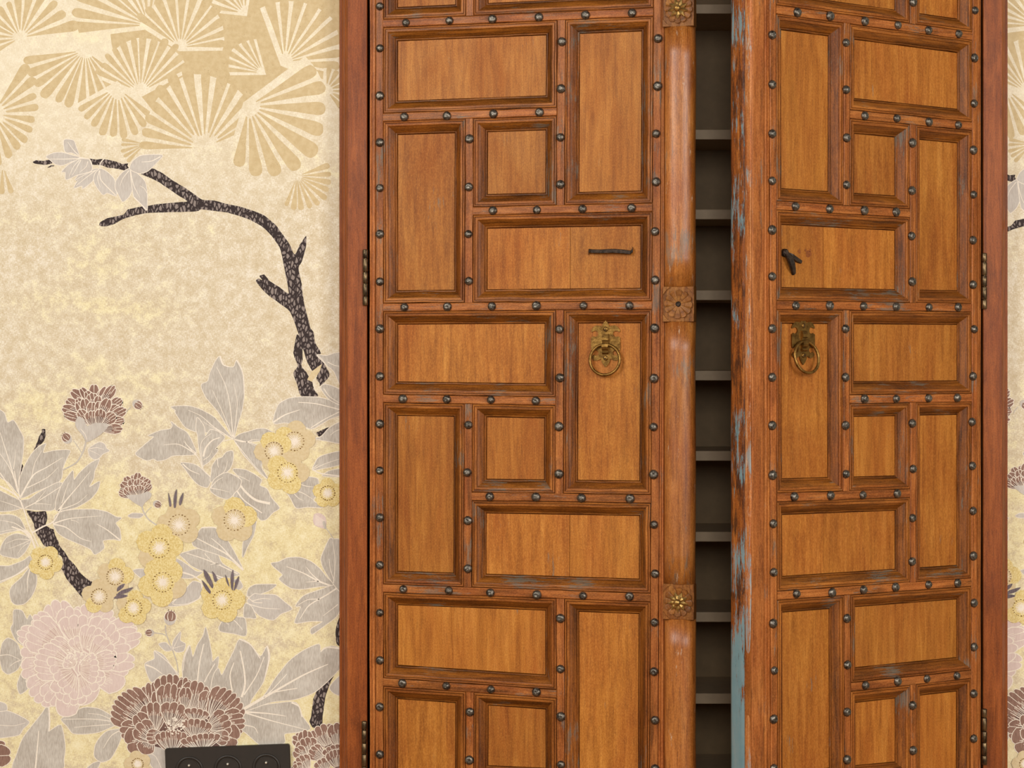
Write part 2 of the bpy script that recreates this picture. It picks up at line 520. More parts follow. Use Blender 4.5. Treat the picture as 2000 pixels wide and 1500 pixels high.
class Leaf:
    def __init__(s, name, side, hinge_px, theta, label):
        s.side = side
        h = wallpt(hinge_px, HOR, -0.05)
        s.H = Vector((h.x, h.y, 0))
        sg = 1.0 if side == 'L' else -1.0
        s.n = Vector((-sg * math.sin(theta), -math.cos(theta), 0))       # out of the front face
        s.ax = Vector((math.cos(theta), -sg * math.sin(theta), 0))        # local +x
        s.o = Vector((0, -D, CH))
        s.root = empty(name, (s.H.x, s.H.y, BASEZ), -sg * theta)
        tag(s.root, label, 'door', 'pair of studded cupboard doors', 'thing')

    def at(s, px, py, w=0.0):
        d = Vector(((px - 1000.0) / F, 1.0, (HOR - py) / F))
        q = s.H + s.n * w
        t = s.n.dot(q - s.o) / s.n.dot(d)
        P = s.o + d * t
        return Vector(((P - q).dot(s.ax), P.z))

    def line(s, a, b):
        return Line(s.at(*a), s.at(*b))

    def v(s, p, w):
        return Vector((p.x, -w, p.y - BASEZ))

    # -- pieces
    def sweep(s, name, ends, mat, jit=0.00032):
        """ends: list of (pointA, pointB, w) profile points -> one wobbly prism"""
        L = (ends[0][1] - ends[0][0]).length
        n = max(2, min(16, int(L / 0.032)))
        bm = bmesh.new()
        loops = []
        for k in range(n + 1):
            t = k / n
            e = 0.0 if k in (0, n) else 1.0
            j1, j2 = random.gauss(0, jit) * e, random.gauss(0, jit * 0.7) * e
            lp = []
            for a, b, w in ends:
                q = a.lerp(b, t)
                lp.append(Vector((q.x + j1, -(w + (j2 if w > -0.016 else 0)), q.y - BASEZ + j1)))
            loops.append(lp)
        bm_loops(bm, loops)
        return from_bm(name, bm, MAT[mat], s.root)

    def batten(s, line, l0, l1, horiz):
        c = HB
        prof = [(-c, -0.02), (-c, -0.0046), (-c + 0.0005, -0.0008), (-c + 0.0018, 0.0), (c - 0.0018, 0.0), (c - 0.0005, -0.0008), (c, -0.0046), (c, -0.02)]
        ends = [(line.off(o).x(l0), line.off(o).x(l1), w) for o, w in prof]
        return s.sweep('batten', ends, 'batten_h' if horiz else 'batten')

    def strip(s, name, la, lb, lt, lbm, prof, mat):
        ends = []
        for t, w in prof:
            a = la.x(lt).lerp(lb.x(lt), t)
            b = la.x(lbm).lerp(lb.x(lbm), t)
            ends.append((a, b, w))
        return s.sweep(name, ends, mat)

    def panel(s, T, B, Lf, R, split=None):
        cen = (T.x(Lf) + T.x(R) + B.x(Lf) + B.x(R)) / 4
        sd = [T, R, B, Lf]
        sg = [q.side(cen) for q in sd]

        def corner(i, o):
            j = (i + 1) % 4
            return sd[i].off(sg[i] * (HB + o)).x(sd[j].off(sg[j] * (HB + o)))
        for i in range(4):
            ends = [(corner((i - 1) % 4, o), corner(i, o), w) for o, w in MOULD]
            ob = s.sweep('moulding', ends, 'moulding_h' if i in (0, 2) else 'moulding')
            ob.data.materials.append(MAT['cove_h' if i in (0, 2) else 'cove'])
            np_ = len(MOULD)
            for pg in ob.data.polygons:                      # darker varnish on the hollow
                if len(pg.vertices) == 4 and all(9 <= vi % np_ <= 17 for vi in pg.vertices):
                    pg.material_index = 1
        # the board: one plank, or two with an open joint
        o = 0.0240
        q = [corner(3, o), corner(0, o), corner(1, o), corner(2, o)]      # TL TR BR BL
        parts = [(0.0, 1.0)] if split is None else [(0.0, split - 0.0016), (split + 0.0016, 1.0)]
        for a, b in parts:
            tl, tr, bl, br = q[0].lerp(q[1], a), q[0].lerp(q[1], b), q[3].lerp(q[2], a), q[3].lerp(q[2], b)
            bm = bmesh.new()
            dw = random.uniform(-0.0004, 0.0004) if split else 0.0
            bm_loops(bm, [[s.v(p, w) for p in (tl, tr, br, bl)] for w in (PANEL_W - 0.0052, PANEL_W + dw)])
            from_bm('panel', bm, MAT['panel'], s.root)

    def stud(s, px, py):
        p = s.at(px, py, 0.003)
        o = link_mesh('stud', random.choice(STUDS), None, s.root)
        o.location = s.v(p, -0.0002)
        o.rotation_euler = (0, random.uniform(0, 6.28), 0)
        k = random.uniform(0.92, 1.08)
        o.scale = (k, random.uniform(0.9, 1.1), k)


STUDS = []
for i in range(5):
    bm = bmesh.new()
    bm_lathe(bm, [(0.0079, 0.0), (0.0081, 0.0014), (0.0074, 0.0036), (0.0056, 0.0058), (0.0034, 0.0068), (0.0020, 0.0064 + 0.0005 * (i % 3)), (0, 0.0060 + 0.0007 * (i % 2))], 13, jit=0.05)
    bmesh.ops.recalc_face_normals(bm, faces=bm.faces)
    me = bpy.data.meshes.new('stud')
    bm.to_mesh(me)
    bm.free()
    me.materials.append(MAT['iron'])
    for p in me.polygons:
        p.use_smooth = True
    STUDS.append(me)

THL, THR = math.radians(15.7), math.radians(34.6)
LL = Leaf('studded_door', 'L', 717.0, THL, 'left carved wooden cupboard door with rounded rosette edge post and iron strap')
RL = Leaf('studded_door', 'R', 1920.0, THR, 'right carved wooden cupboard door swung wider open, blue paint on its edge')


# ---- left leaf layout (rows and columns of studs measured in the photograph)
A = LL
VL = [A.line((740.5, 94), (740.5, 1381)), A.line((916, 271), (913, 1111)), A.line((1095.5, 81), (1091.5, 926)), A.line((1283, 168), (1277.5, 1312))]
VL1c, VL2c = A.line((917, 1391), (916.5, 1485)), A.line((1094, 1208), (1094.5, 1400))
RLn = {k: A.line(a, b) for k, (a, b) in {
    't': ((790, -338), (1234, -372)), 'r3u': ((960, -146), (1234, -160)),
    1: ((792, 44), (1234, 25)), 2: ((789, 228), (1053, 219)), 3: ((962, 411.5), (1233, 406)), 4: ((789, 600), (1229, 596.5)),
    5: ((786, 779), (1046, 783)), 6: ((956, 970), (1230, 974)), 7: ((787, 1150.5), (1229, 1166)), 8: ((785, 1335), (1047, 1353)),
    9: ((958, 1532), (1230, 1545)), 10: ((787, 1704), (1229, 1736)), 'b': ((787, 1990), (1229, 2040))}.items()}
v0, v1, v2, v3 = VL
r = RLn
topL, botL = r['t'].off(0.010 * r['t'].side(A.at(900, -900))), Line(Vector((0, BASEZ)), Vector((1, BASEZ)))


def edge(line, toward):
    """edge of a batten on the side of a point"""
    return line.off(line.side(toward) * HB)


def seg(leaf, line, l0, l1, horiz):
    """batten along line, cut at the near edges of the battens l0 and l1"""
    m = (line.x(l0) + line.x(l1)) / 2
    leaf.batten(line, edge(l0, m), edge(l1, m), horiz)


for ln in (v0, v3):
    A.batten(ln, topL, botL, False)
for k in ('t', 1, 4, 7, 10):
    seg(A, r[k], v0, v3, True)
for k in (2, 5, 8):
    seg(A, r[k], v0, v2 if k != 8 else VL2c, True)
for k in ('r3u', 3, 6, 9):
    seg(A, r[k], v1 if k != 9 else VL1c, v3, True)
seg(A, v1, r['t'], r[1], False); seg(A, v2, r['t'], r['r3u'], False)
seg(A, v2, r[1], r[3], False); seg(A, v1, r[2], r[4], False)
seg(A, v2, r[4], r[6], False); seg(A, v1, r[5], r[7], False)
seg(A, VL2c, r[7], r[9], False); seg(A, VL1c, r[8], r[10], False)
seg(A, v2, r[10], botL, False)
for T, B, a, b, sp in (('t', 1, v0, v1, None), ('t', 'r3u', v1, v2, None), ('t', 'r3u', v2, v3, None), ('r3u', 1, v1, v3, None),
                       (1, 2, v0, v2, None), (1, 3, v2, v3, None), (2, 4, v0, v1, None), (2, 3, v1, v2, None), (3, 4, v1, v3, 0.545),
                       (4, 5, v0, v2, None), (4, 6, v2, v3, None), (5, 7, v0, v1, None), (5, 6, v1, v2, None), (6, 7, v1, v3, 0.55),
                       (7, 8, v0, VL2c, None), (7, 9, VL2c, v3, None), (8, 10, v0, VL1c, None), (8, 9, VL1c, VL2c, None), (9, 10, VL1c, v3, 0.55)):
    A.panel(r[T], r[B], a, b, sp)
kick = Line(Vector((0, BASEZ - HB)), Vector((1, BASEZ - HB)))
A.panel(r[10], kick, v0, v2); A.panel(r[10], kick, v2, v3)

STL = [(741, 12)] + [(741, y) for y in (94, 187, 278, 367, 457, 550, 642, 735, 828, 919, 1011, 1104, 1197, 1290, 1381, 1474)]
STL += [(916, 271), (915, 365), (914, 457), (915, 549), (914, 830), (912, 923), (913, 1017), (913, 1111), (917, 1391), (916, 1485)]
STL += [(1097, 81), (1095, 173), (1094, 268), (1094, 360), (1092, 643), (1093, 738), (1091, 833), (1091, 926), (1094, 1208), (1094, 1307), (1095, 1400), (1095, 1494)]
STL += [(1285, 75), (1284, 168), (1281, 261), (1281, 355), (1279, 452), (1279, 547), (1278, 641), (1277, 739), (1276, 834), (1276, 927), (1277, 1025), (1279, 1121), (1278, 1216), (1277, 1312), (1279, 1407), (1279, 1502)]
STL += [(792, 44), (877, 40), (961, 37), (1052, 33), (1143, 29), (1234, 25), (789, 228), (872, 226), (963, 222), (1053, 219), (962, 411), (1048, 410), (1137, 408), (1233, 406)]
STL += [(789, 600), (873, 599), (960, 598), (1047, 597), (1139, 597), (1229, 597), (786, 779), (872, 780), (958, 781), (1046, 783), (956, 970), (1046, 971), (1135, 973), (1230, 974)]
STL += [(787, 1151), (876, 1154), (957, 1158), (1048, 1162), (1138, 1164), (1229, 1165), (785, 1335), (871, 1340), (958, 1347), (1047, 1352)]
for p in STL:
    A.stud(*p)

GROOVE = [(0, -0.020), (0, -0.0042), (0.10, -0.0012), (0.38, -0.0008), (0.44, -0.0026), (0.52, -0.0026), (0.57, -0.0010), (0.88, -0.0012), (0.97, -0.0034), (1.0, -0.0034), (1.0, -0.020)]
e0 = A.line((720.5, 60), (720.5, 1440))
A.strip('stile', e0, v0.off(v0.side(A.at(700, 700)) * HB), topL, botL, GROOVE, 'stile')
e1, e2 = A.line((1296.5, 100), (1296.5, 1400)), A.line((1359.5, 100), (1356.5, 700))
fx0 = A.at(1296.5, 700).x
fx1 = A.at(1358.0, 700).x
A.strip('stile', v3.off(v3.side(A.at(1400, 700)) * HB), Line(Vector((fx0, 0)), Vector((fx0, 1))), topL, botL, GROOVE, 'stile')
LTOP = max(topL.x(v0).y, topL.x(v3).y)
# core boards behind the panels
hx0 = A.at(720.5, 700).x


def core(leaf, x0, x1, w0, w1, mat, name='core_board'):
    bm = bmesh.new()
    bm_box(bm, x0, x1, -w1, -w0, 0.0, LTOP - 0.02 - BASEZ, 0.0012)
    return from_bm(name, bm, MAT[mat], leaf.root)


mid = (hx0 + fx1) / 2
core(A, hx0, mid - 0.0004, -THICK, -0.0205, 'core')
core(A, mid + 0.0004, fx1 - 0.020, -THICK, -0.0205, 'core')

# rounded astragal post in lengths between the rosettes
aw = (fx1 - fx0) / 2
acx = (fx0 + fx1) / 2
seam = A.at(1326, 700).x


def astragal(z0, z1):
    prof = []
    for i in range(25):
        t = -1 + 2 * i / 24
        h = 0.0155 * math.sqrt(max(0.0, 1 - abs(t) ** 2.3)) - 0.004
        x = acx + aw * t
        if abs(x - seam) < 0.0009:
            h -= 0.0012
        prof.append((x, h))
    prof = [(fx0, -0.02)] + prof + [(fx1 - 0.001, -0.010), (fx1 - 0.018, -0.02)]
    n = max(2, int((z1 - z0) / 0.05))
    bm = bmesh.new()
    loops = []
    for k in range(n + 1):
        z = z0 + (z1 - z0) * k / n
        j = random.gauss(0, 0.0004)
        loops.append([(x + (j if x > acx else j * 0.3), -h, z - BASEZ) for x, h in prof])
    bm_loops(bm, loops)
    o = from_bm('astragal', bm, MAT['astragal'], A.root, smooth=True)
    return o


ROS = [(1331, 17, True), (1327, 594, False), (1327, 1176, True)]
rz = [A.at(1327, y, 0.012).y for _, y, _ in ROS]
RH = 0.031
cuts = [LTOP - 0.02] + [q for z in rz for q in (z + RH, z - RH)] + [BASEZ]
for i in range(0, len(cuts), 2):
    astragal(cuts[i + 1], cuts[i])

# one carved petal of a rosette, shared by all
bm = bmesh.new()
k0, k1, ha = 0.0050, 0.0255, math.radians(14.2)
pl = [(k0 * math.cos(t), k0 * math.sin(t), 0.0012) for t in (-ha, ha)]
lower, upper = [], []
for t in (-ha, -ha * 0.55, 0, ha * 0.55, ha):
    rr = k1 * (1.0 - 0.10 * (abs(t) / ha) ** 2)
    upper.append((rr * math.cos(t), rr * math.sin(t), 0.0028 + 0.0016 * (1 - (t / ha) ** 2)))
upper += [(k0 * math.cos(ha), k0 * math.sin(ha), 0.0016), (k0 * math.cos(-ha), k0 * math.sin(-ha), 0.0016)]
bm_loops(bm, [[(x, 0.003, z) for x, z, h in upper], [(x, -h, z) for x, z, h in upper]])
bmesh.ops.recalc_face_normals(bm, faces=bm.faces)
PETAL = bpy.data.meshes.new('petal'); bm.to_mesh(PETAL); bm.free(); PETAL.materials.append(MAT['rosette'])
bm = bmesh.new()
st = [(0.003, -0.0028), (0.010, -0.0042), (0.0185, 0.0), (0.010, 0.0042), (0.003, 0.0028)]
hs = [0.0030, 0.0026, 0.0016, 0.0026, 0.0030]
va = [bm.verts.new((x, 0.001, z)) for x, z in st]
vb = [bm.verts.new((x, -h, z)) for (x, z), h in zip(st, hs)]
rd = [bm.verts.new((0.003, -0.0048, 0)), bm.verts.new((0.011, -0.0046, 0))]
bm.faces.new(va)
for i in range(5):
    j = (i + 1) % 5
    bm.faces.new((va[i], vb[i], vb[j], va[j]))
bm.faces.new((vb[0], vb[1], rd[1], rd[0])); bm.faces.new((vb[1], vb[2], rd[1])); bm.faces.new((vb[2], vb[3], rd[1])); bm.faces.new((vb[3], vb[4], rd[0], rd[1])); bm.faces.new((vb[4], vb[0], rd[0]))
bmesh.ops.recalc_face_normals(bm, faces=bm.faces)
RAY = bpy.data.meshes.new('star_point'); bm.to_mesh(RAY); bm.free(); RAY.materials.append(MAT['brass2'])

for (px, py, star), z in zip(ROS, rz):
    bm = bmesh.new()
    bm_box(bm, fx0 + 0.0005, fx1 - 0.0003, -0.0095, 0.012, z - RH - BASEZ, z + RH - BASEZ, 0.0012)
    for sx in (-1, 1):                     # carved leaf corners
        for sz in (-1, 1):
            cx, cz = acx + sx * (aw - 0.0065), z + sz * (RH - 0.0065) - BASEZ
            bm_plate(bm, [(cx + sx * 0.0058, cz + sz * 0.0058), (cx - sx * 0.0075, cz + sz * 0.0058), (cx - sx * 0.001, cz + sz * 0.001), (cx + sx * 0.0058, cz - sz * 0.0075)][::(1 if sx * sz > 0 else -1)], -0.0085, -0.0125)
    ro = from_bm('rosette', bm, MAT['rosette'], A.root)
    cen = Vector((acx, -0.0093, z - BASEZ))
    for k in range(12):
        p = link_mesh('petal', PETAL, None, ro)
        p.location = cen
        p.rotation_euler = (0, math.radians(30 * k + 4), 0)
    if star:
        for k in range(9):
            p = link_mesh('star_point', RAY, None, ro)
            p.location = cen + Vector((0, -0.0030, 0))
            p.rotation_euler = (0, math.radians(40 * k + 12), 0)
        bm = bmesh.new()
        bm_lathe(bm, [(0.0052, 0), (0.0052, 0.004), (0.0062, 0.0075), (0.0058, 0.0105), (0.0035, 0.0128), (0, 0.0135)], 14, Matrix.Translation(cen + Vector((0, -0.003, 0))))
        from_bm('knob', bm, MAT['brass2'], ro, True)
    else:
        bm = bmesh.new()
        bm_lathe(bm, [(0.0050, -0.002), (0.0046, 0.002), (0.0030, 0.0030), (0, 0.0026)], 9, Matrix.Translation(cen), 0.15)
        from_bm('nail_stub', bm, MAT['dark_iron'], ro)

# ---- right leaf layout
Bq = RL
w0, w1, w2, w3 = (Bq.line((1510, 68), (1512.5, 1310)), Bq.line((1654.5, 83), (1653.5, 926)), Bq.line((1783.5, 279), (1784, 1097)), Bq.line((1905, 113), (1903, 1355)))
w1c = Bq.line((1656, 1208), (1656.5, 1391))
rr_ = {k: Bq.line(a, b) for k, (a, b) in {
    't': ((1556, -392), (1874, -306)), 'r3u': ((1556, -166), (1752, -142)),
    1: ((1559, 24), (1874, 67)), 2: ((1691, 226), (1873, 244)), 3: ((1555, 403.5), (1752, 415)), 4: ((1556, 596.5), (1873, 600.5)),
    5: ((1690, 779.5), (1871, 777)), 6: ((1553, 970.5), (1754, 964)), 7: ((1557, 1161), (1872, 1139)), 8: ((1692, 1339), (1870, 1320)),
    9: ((1553, 1545), (1754, 1525)), 10: ((1557, 1735), (1872, 1684))}.items()}
q = rr_
topR = q['t'].off(q['t'].side(Bq.at(1700, -900)) * 0.010)
for ln in (w0, w3):
    Bq.batten(ln, topR, botL, False)
for k in ('t', 1, 4, 7, 10):
    seg(Bq, q[k], w0, w3, True)
for k in (2, 5, 8):
    seg(Bq, q[k], w1 if k != 8 else w1c, w3, True)
for k in ('r3u', 3, 6, 9):
    seg(Bq, q[k], w0, w2, True)
seg(Bq, w2, q['t'], q[1], False); seg(Bq, w1, q['t'], q['r3u'], False)
seg(Bq, w1, q[1], q[3], False); seg(Bq, w2, q[2], q[4], False)
seg(Bq, w1, q[4], q[6], False); seg(Bq, w2, q[5], q[7], False)
seg(Bq, w1c, q[7], q[9], False); seg(Bq, w2, q[8], q[10], False)
seg(Bq, w1c, q[10], botL, False)
for T, B, a, b, sp in (('t', 1, w2, w3, None), ('t', 'r3u', w0, w1, None), ('t', 'r3u', w1, w2, None), ('r3u', 1, w0, w2, None),
                       (1, 3, w0, w1, None), (1, 2, w1, w3, None), (2, 3, w1, w2, None), (2, 4, w2, w3, None), (3, 4, w0, w2, 0.36),
                       (4, 6, w0, w1, None), (4, 5, w1, w3, None), (5, 6, w1, w2, None), (5, 7, w2, w3, None), (6, 7, w0, w2, 0.36),
                       (7, 9, w0, w1c, None), (7, 8, w1c, w3, None), (8, 9, w1c, w2, None), (8, 10, w2, w3, None), (9, 10, w0, w2, 0.4)):
    Bq.panel(q[T], q[B], a, b, sp)
Bq.panel(q[10], kick, w0, w1c); Bq.panel(q[10], kick, w1c, w3)
STR = [(1510, y) for y in (-30, 68, 165, 261, 353, 449, 540, 642, 737, 831)] + [(1511, 928), (1512, 1023), (1513, 1118), (1512, 1218), (1514, 1310), (1513, 1405), (1513, 1501)]
STR += [(1654, 83), (1654, 175), (1655, 269), (1655, 361), (1653, 642), (1653, 737), (1653, 831), (1654, 926), (1656, 1208), (1657, 1299), (1656, 1391), (1656, 1484)]
STR += [(1785, 4), (1784, 279), (1783, 372), (1782, 461), (1783, 550), (1783, 827), (1785, 916), (1784, 1012), (1783, 1097), (1784, 1378), (1785, 1466)]
STR += [(1906, 20), (1905, 113), (1904, 202), (1903, 293), (1903, 380), (1902, 469), (1902, 556), (1904, 643), (1902, 735), (1900, 824), (1901, 910), (1902, 998), (1903, 1086), (1904, 1178), (1904, 1264), (1903, 1355), (1903, 1443)]
STR += [(1559, 24), (1623, 31), (1691, 41), (1755, 49), (1815, 59), (1874, 66), (1691, 226), (1753, 231), (1816, 238), (1873, 244), (1555, 403), (1622, 408), (1690, 411), (1752, 414)]
STR += [(1556, 597), (1622, 597), (1688, 598), (1752, 599), (1816, 600), (1873, 600), (1690, 779), (1752, 779), (1815, 778), (1871, 777), (1553, 970), (1624, 968), (1687, 967), (1754, 964)]
STR += [(1557, 1160), (1627, 1158), (1688, 1152), (1751, 1147), (1815, 1142), (1872, 1139), (1692, 1339), (1755, 1331), (1812, 1326), (1870, 1320)]
for p in STR:
    Bq.stud(*p)
hxr = Bq.at(1917.0, 700).x
f0 = Bq.at(1470.0, 700).x
g0 = Bq.at(1493.0, 700).x
Lh, Lg, Lf0 = (Line(Vector((x, 0)), Vector((x, 1))) for x in (hxr, g0, f0))
GR = [(1 - t, w) for t, w in GROOVE]
Bq.strip('stile', w3.off(w3.side(Bq.at(1960, 700)) * HB), Lh, topR, botL, GR, 'stile')
Bq.strip('stile', Lg, w0.off(w0.side(Bq.at(1400, 700)) * HB), topR, botL, GROOVE, 'stile')
Bq.strip('stile', Lf0, Lg, topR, botL, [(0, -0.0200), (0, -0.0022), (0.06, -0.0006), (0.94, -0.0006), (0.985, -0.0012), (1.0, -0.0022), (1.0, -0.020)], 'stile')
# worn free edge: front lip and thick core, both slightly rounded
LTOP = topR.x(w0).y


def worn_edge(name, wa, wb, mat, bulge, segs=26):
    bm = bmesh.new()
    loops = []
    for k in range(segs + 1):
        z = (LTOP - 0.02 - BASEZ) * k / segs
        j = random.gauss(0, 0.00055)
        pts = [(f0 + 0.03, wb)]
        for i in range(9):
            t = i / 8
            pts.append((f0 - bulge * (1 - abs(2 * t - 1) ** 4) + (0.0 if 0 < i < 8 else 0.0008) + j, wb + (wa - wb) * t))
        pts.append((f0 + 0.03, wa))
        loops.append([(x, -w, z) for x, w in pts])
    bm_loops(bm, loops)
    return from_bm(name, bm, MAT[mat], Bq.root, True)


tag(worn_edge('edge_board', -THICK, -0.0212, 'edge', 0.0012), 'worn free edge with flaking blue paint')
tag(worn_edge('edge_lip', -0.0198, -0.0030, 'edge2', 0.0010), 'pale scuffed lip along the free edge')
mid = (hxr + f0) / 2
core(Bq, f0 + 0.032, mid - 0.0004, -THICK, -0.0215, 'core')
core(Bq, mid + 0.0004, hxr, -THICK, -0.0215, 'core')


# ---- ring pulls
def arc(cx, cy, r, a0, a1, n=9):
    return [(cx + r * math.cos(math.radians(a0 + (a1 - a0) * i / n)), cy + r * math.sin(math.radians(a0 + (a1 - a0) * i / n))) for i in range(n + 1)]


def ring_pull(leaf, px, py, tilt, label):
    u = 0.000947 / 5.0 / 1.02
    w = PANEL_W + 0.0006
    p = leaf.at(px, py, w)
    c = leaf.v(p, w)
    half = [(0, 225), (16, 208), (30, 186), (38, 166), (58, 176), (90, 178), (118, 164), (138, 138), (142, 116), (128, 118)]
    half += arc(102, 98, 30, 50, 310, 12)[1:]
    half += [(132, 66), (143, 62), (143, -40), (138, -62), (124, -66)] + arc(96, -84, 27, 40, 320, 12)[1:]
    half += [(136, -120), (134, -138), (112, -156), (84, -158), (58, -146), (44, -140), (40, -168), (24, -196), (0, -222)]
    out = half + [(-x, y) for x, y in half[-2:0:-1]]
    bm = bmesh.new()
    bm_plate(bm, [(c.x + x * u, c.z + y * u) for x, y in out], c.y, c.y - 0.0022)
    plate = from_bm('ring_pull', bm, MAT['brass'], leaf.root)
    tag(plate, label)
    yf = c.y - 0.0022
    # tie band holding the ring
    bm = bmesh.new()
    bw = 31 * u
    path = [(96, 0.0), (92, 0.004), (60, 0.0062), (36, 0.0062), (28, 0.0035), (6, 0.0028), (-2, 0.0062), (-28, 0.0078), (-50, 0.0062), (-62, 0.003), (-84, 0.0052), (-96, 0.002), (-98, 0.0)]
    bm_loops(bm, [[(c.x + sx * bw, yf - h, c.z + zz * u) for zz, h in path] + [(c.x + sx * bw, yf + 0.0004, c.z - 98 * u), (c.x + sx * bw, yf + 0.0004, c.z + 96 * u)] for sx in (-1, 1)])
    from_bm('clasp', bm, MAT['brass'], plate)
    for zz in (142, -134):
        bm = bmesh.new()
        M = Matrix.Translation((c.x, yf, c.z + zz * u))
        bm_lathe(bm, [(24 * u, 0), (23 * u, 0.0012), (14 * u, 0.0019), (0, 0.0020)], 14, M)
        sc = from_bm('screw', bm, MAT['brass'], plate, True)
        bm = bmesh.new()
        a = 1.35 if zz > 0 else 0.55
        dx, dz = math.cos(a), math.sin(a)
        bm_plate(bm, [(c.x + dx * 19 * u * s1 - dz * 2.6 * u * s2, c.z + zz * u + dz * 19 * u * s1 + dx * 2.6 * u * s2) for s1, s2 in ((1, 1), (-1, 1), (-1, -1), (1, -1))], yf, yf - 0.00215)
        o = from_bm('screw_slot', bm, MAT['dark_iron'], plate)
    # the ring hangs from the clasp, its lower side resting out on the plate
    R, tr = 146 * u, 14.5 * u
    rc = Vector((c.x, yf - 0.0050, c.z - 150 * u))
    pts = []
    for k in range(40):
        a = 2 * math.pi * k / 40
        pts.append((rc.x + R * math.cos(a), rc.y + 0.0016 * math.sin(a) - tilt * (1 - math.sin(a)), rc.z + R * math.sin(a)))
    bm = bmesh.new()
    bm_tube(bm, pts, tr, 12, True)
    from_bm('ring', bm, MAT['brass'], plate, True)


ring_pull(LL, 1183.4, 672, 0.001, 'aged brass ring pull on the left door')
ring_pull(RL, 1567.5, 666, 0.0035, 'aged brass ring pull on the right door')

# ---- iron strap on the left leaf
w = PANEL_W
stp = [(1150, 494.5, 0.0), (1152, 490, 0.006), (1158, 491, 0.009), (1175, 491.5, 0.0095), (1200, 490.5, 0.0105), (1222, 492, 0.009), (1233, 493.5, 0.0075), (1237, 489, 0.004), (1236, 486, 0.0)]
bm = bmesh.new()
loops = []
for i, (px, py, h) in enumerate(stp):
    p = A.at(px, py, w)
    c = A.v(p, w + h)
    hh = 0.0036 + random.uniform(-0.0004, 0.0005)
    loops.append([(c.x, c.y, c.z - hh), (c.x, c.y - 0.0028, c.z - hh * 0.8), (c.x, c.y - 0.0032, c.z + hh * 0.7), (c.x, c.y + 0.0004, c.z + hh)])
bm_loops(bm, loops)
tag(from_bm('iron_strap', bm, MAT['dark_iron'], LL.root), 'black wrought iron strap')
# ---- broken hasp staple on the right leaf: an eye and two flat prongs
bm = bmesh.new()


def prong(pts, wid):
    loops = []
    for i, (px, py, h) in enumerate(pts):
        c = RL.v(RL.at(px, py, PANEL_W), PANEL_W + h)
        a = pts[max(0, i - 1)]; b = pts[min(len(pts) - 1, i + 1)]
        pa, pb = RL.at(a[0], a[1], PANEL_W), RL.at(b[0], b[1], PANEL_W)
        d = (pb - pa).normalized()
        nn = Vector((-d.y, d.x)) * wid[i]
        loops.append([(c.x + nn.x, c.y, c.z + nn.y), (c.x + nn.x * .8, c.y - 0.0035, c.z + nn.y * .8), (c.x - nn.x * .8, c.y - 0.0035, c.z - nn.y * .8), (c.x - nn.x, c.y, c.z - nn.y)])
    bm_loops(bm, loops)


prong([(1530, 493, 0.004), (1534, 502, 0.010), (1540, 517, 0.009), (1546, 529, 0.004), (1549, 536, 0.001)], [0.0045, 0.0058, 0.0058, 0.005, 0.0032])
prong([(1532, 495, 0.003), (1541, 500, 0.006), (1552, 507, 0.004), (1563, 512, 0.001)], [0.0035, 0.0042, 0.0042, 0.003])
cc = RL.v(RL.at(1531, 494, PANEL_W), PANEL_W)
bm_lathe(bm, [(0.0075, 0), (0.0068, 0.006), (0.0045, 0.0085), (0, 0.009)], 9, Matrix.Translation(cc), 0.12)
tag(from_bm('hasp_staple', bm, MAT['dark_iron'], RL.root), 'broken black iron hasp with two prongs')
for (px, py, rw, rh) in ((1561, 491, 0.0042, 0.0036), (1579, 496, 0.0072, 0.0062), (1582, 489, 0.0030, 0.0030), (1573, 489, 0.0026, 0.0024)):
    bm = bmesh.new()
    c = RL.v(RL.at(px, py, PANEL_W), PANEL_W)
    n = 11
    outl = [(c.x + rw * random.uniform(.75, 1.1) * math.cos(2 * math.pi * k / n), c.z + rh * random.uniform(.75, 1.15) * math.sin(2 * math.pi * k / n)) for k in range(n)]
    bm_plate(bm, outl, c.y, c.y - 0.00045)
    tag(from_bm('gouge', bm, MAT['core'], RL.root), 'dark gouge beside the iron hasp')


# ---- hinges
def hinge(leaf, px, y0, y1):
    z1, z0 = wallpt(px, y0, -0.054).z, wallpt(px, y1, -0.054).z
    x = wallpt(px, y0, -0.054).x
    M = Matrix.Rotation(leaf.root.rotation_euler.z, 4, 'Z').inverted()
    p = M @ (Vector((x, -0.054, 0)) - Vector((leaf.root.location.x, leaf.root.location.y, 0)))
    r = 0.0049
    h = (z1 - z0)

    def cyl(name, a, b, rad, par):
        bm = bmesh.new()
        lp = []
        for zz, k in ((a, 0.86), (a + 0.001, 1.0), (b - 0.001, 1.0), (b, 0.86)):
            lp.append([(p.x + rad * k * math.cos(2 * math.pi * i / 14), p.y + rad * k * math.sin(2 * math.pi * i / 14), z0 + zz - BASEZ) for i in range(14)])
        bm_loops(bm, lp)
        return from_bm(name, bm, MAT['hinge'], par, True)
    hg = cyl('hinge', 0.0, h, r * 0.55, leaf.root)
    cutp = [0.0, 0.17, 0.40, 0.60, 0.84, 1.0]
    for a, b in zip(cutp[:-1], cutp[1:]):
        cyl('knuckle', a * h + 0.0004, b * h - 0.0004, r, hg)


for leaf, px, a, b in ((LL, 713.5, 487, 597), (LL, 711.5, 1408, 1516), (RL, 1922.5, 494, 604), (RL, 1922.5, 1384, 1494), (LL, 713.5, -200, -90), (RL, 1922.5, -190, -80)):
    hinge(leaf, px, a, b)

# ------------------------------------------------------------------ triple socket
sc_ = wallpt(446.5, 1500)
sk = empty('triple_socket', (sc_.x, 0.0, sc_.z))
sk.rotation_euler = (0, math.radians(-2.1), 0)
tag(sk, 'black triple wall socket plate on the floral wallpaper', 'socket')
PW, PH = 0.1152, 0.0415


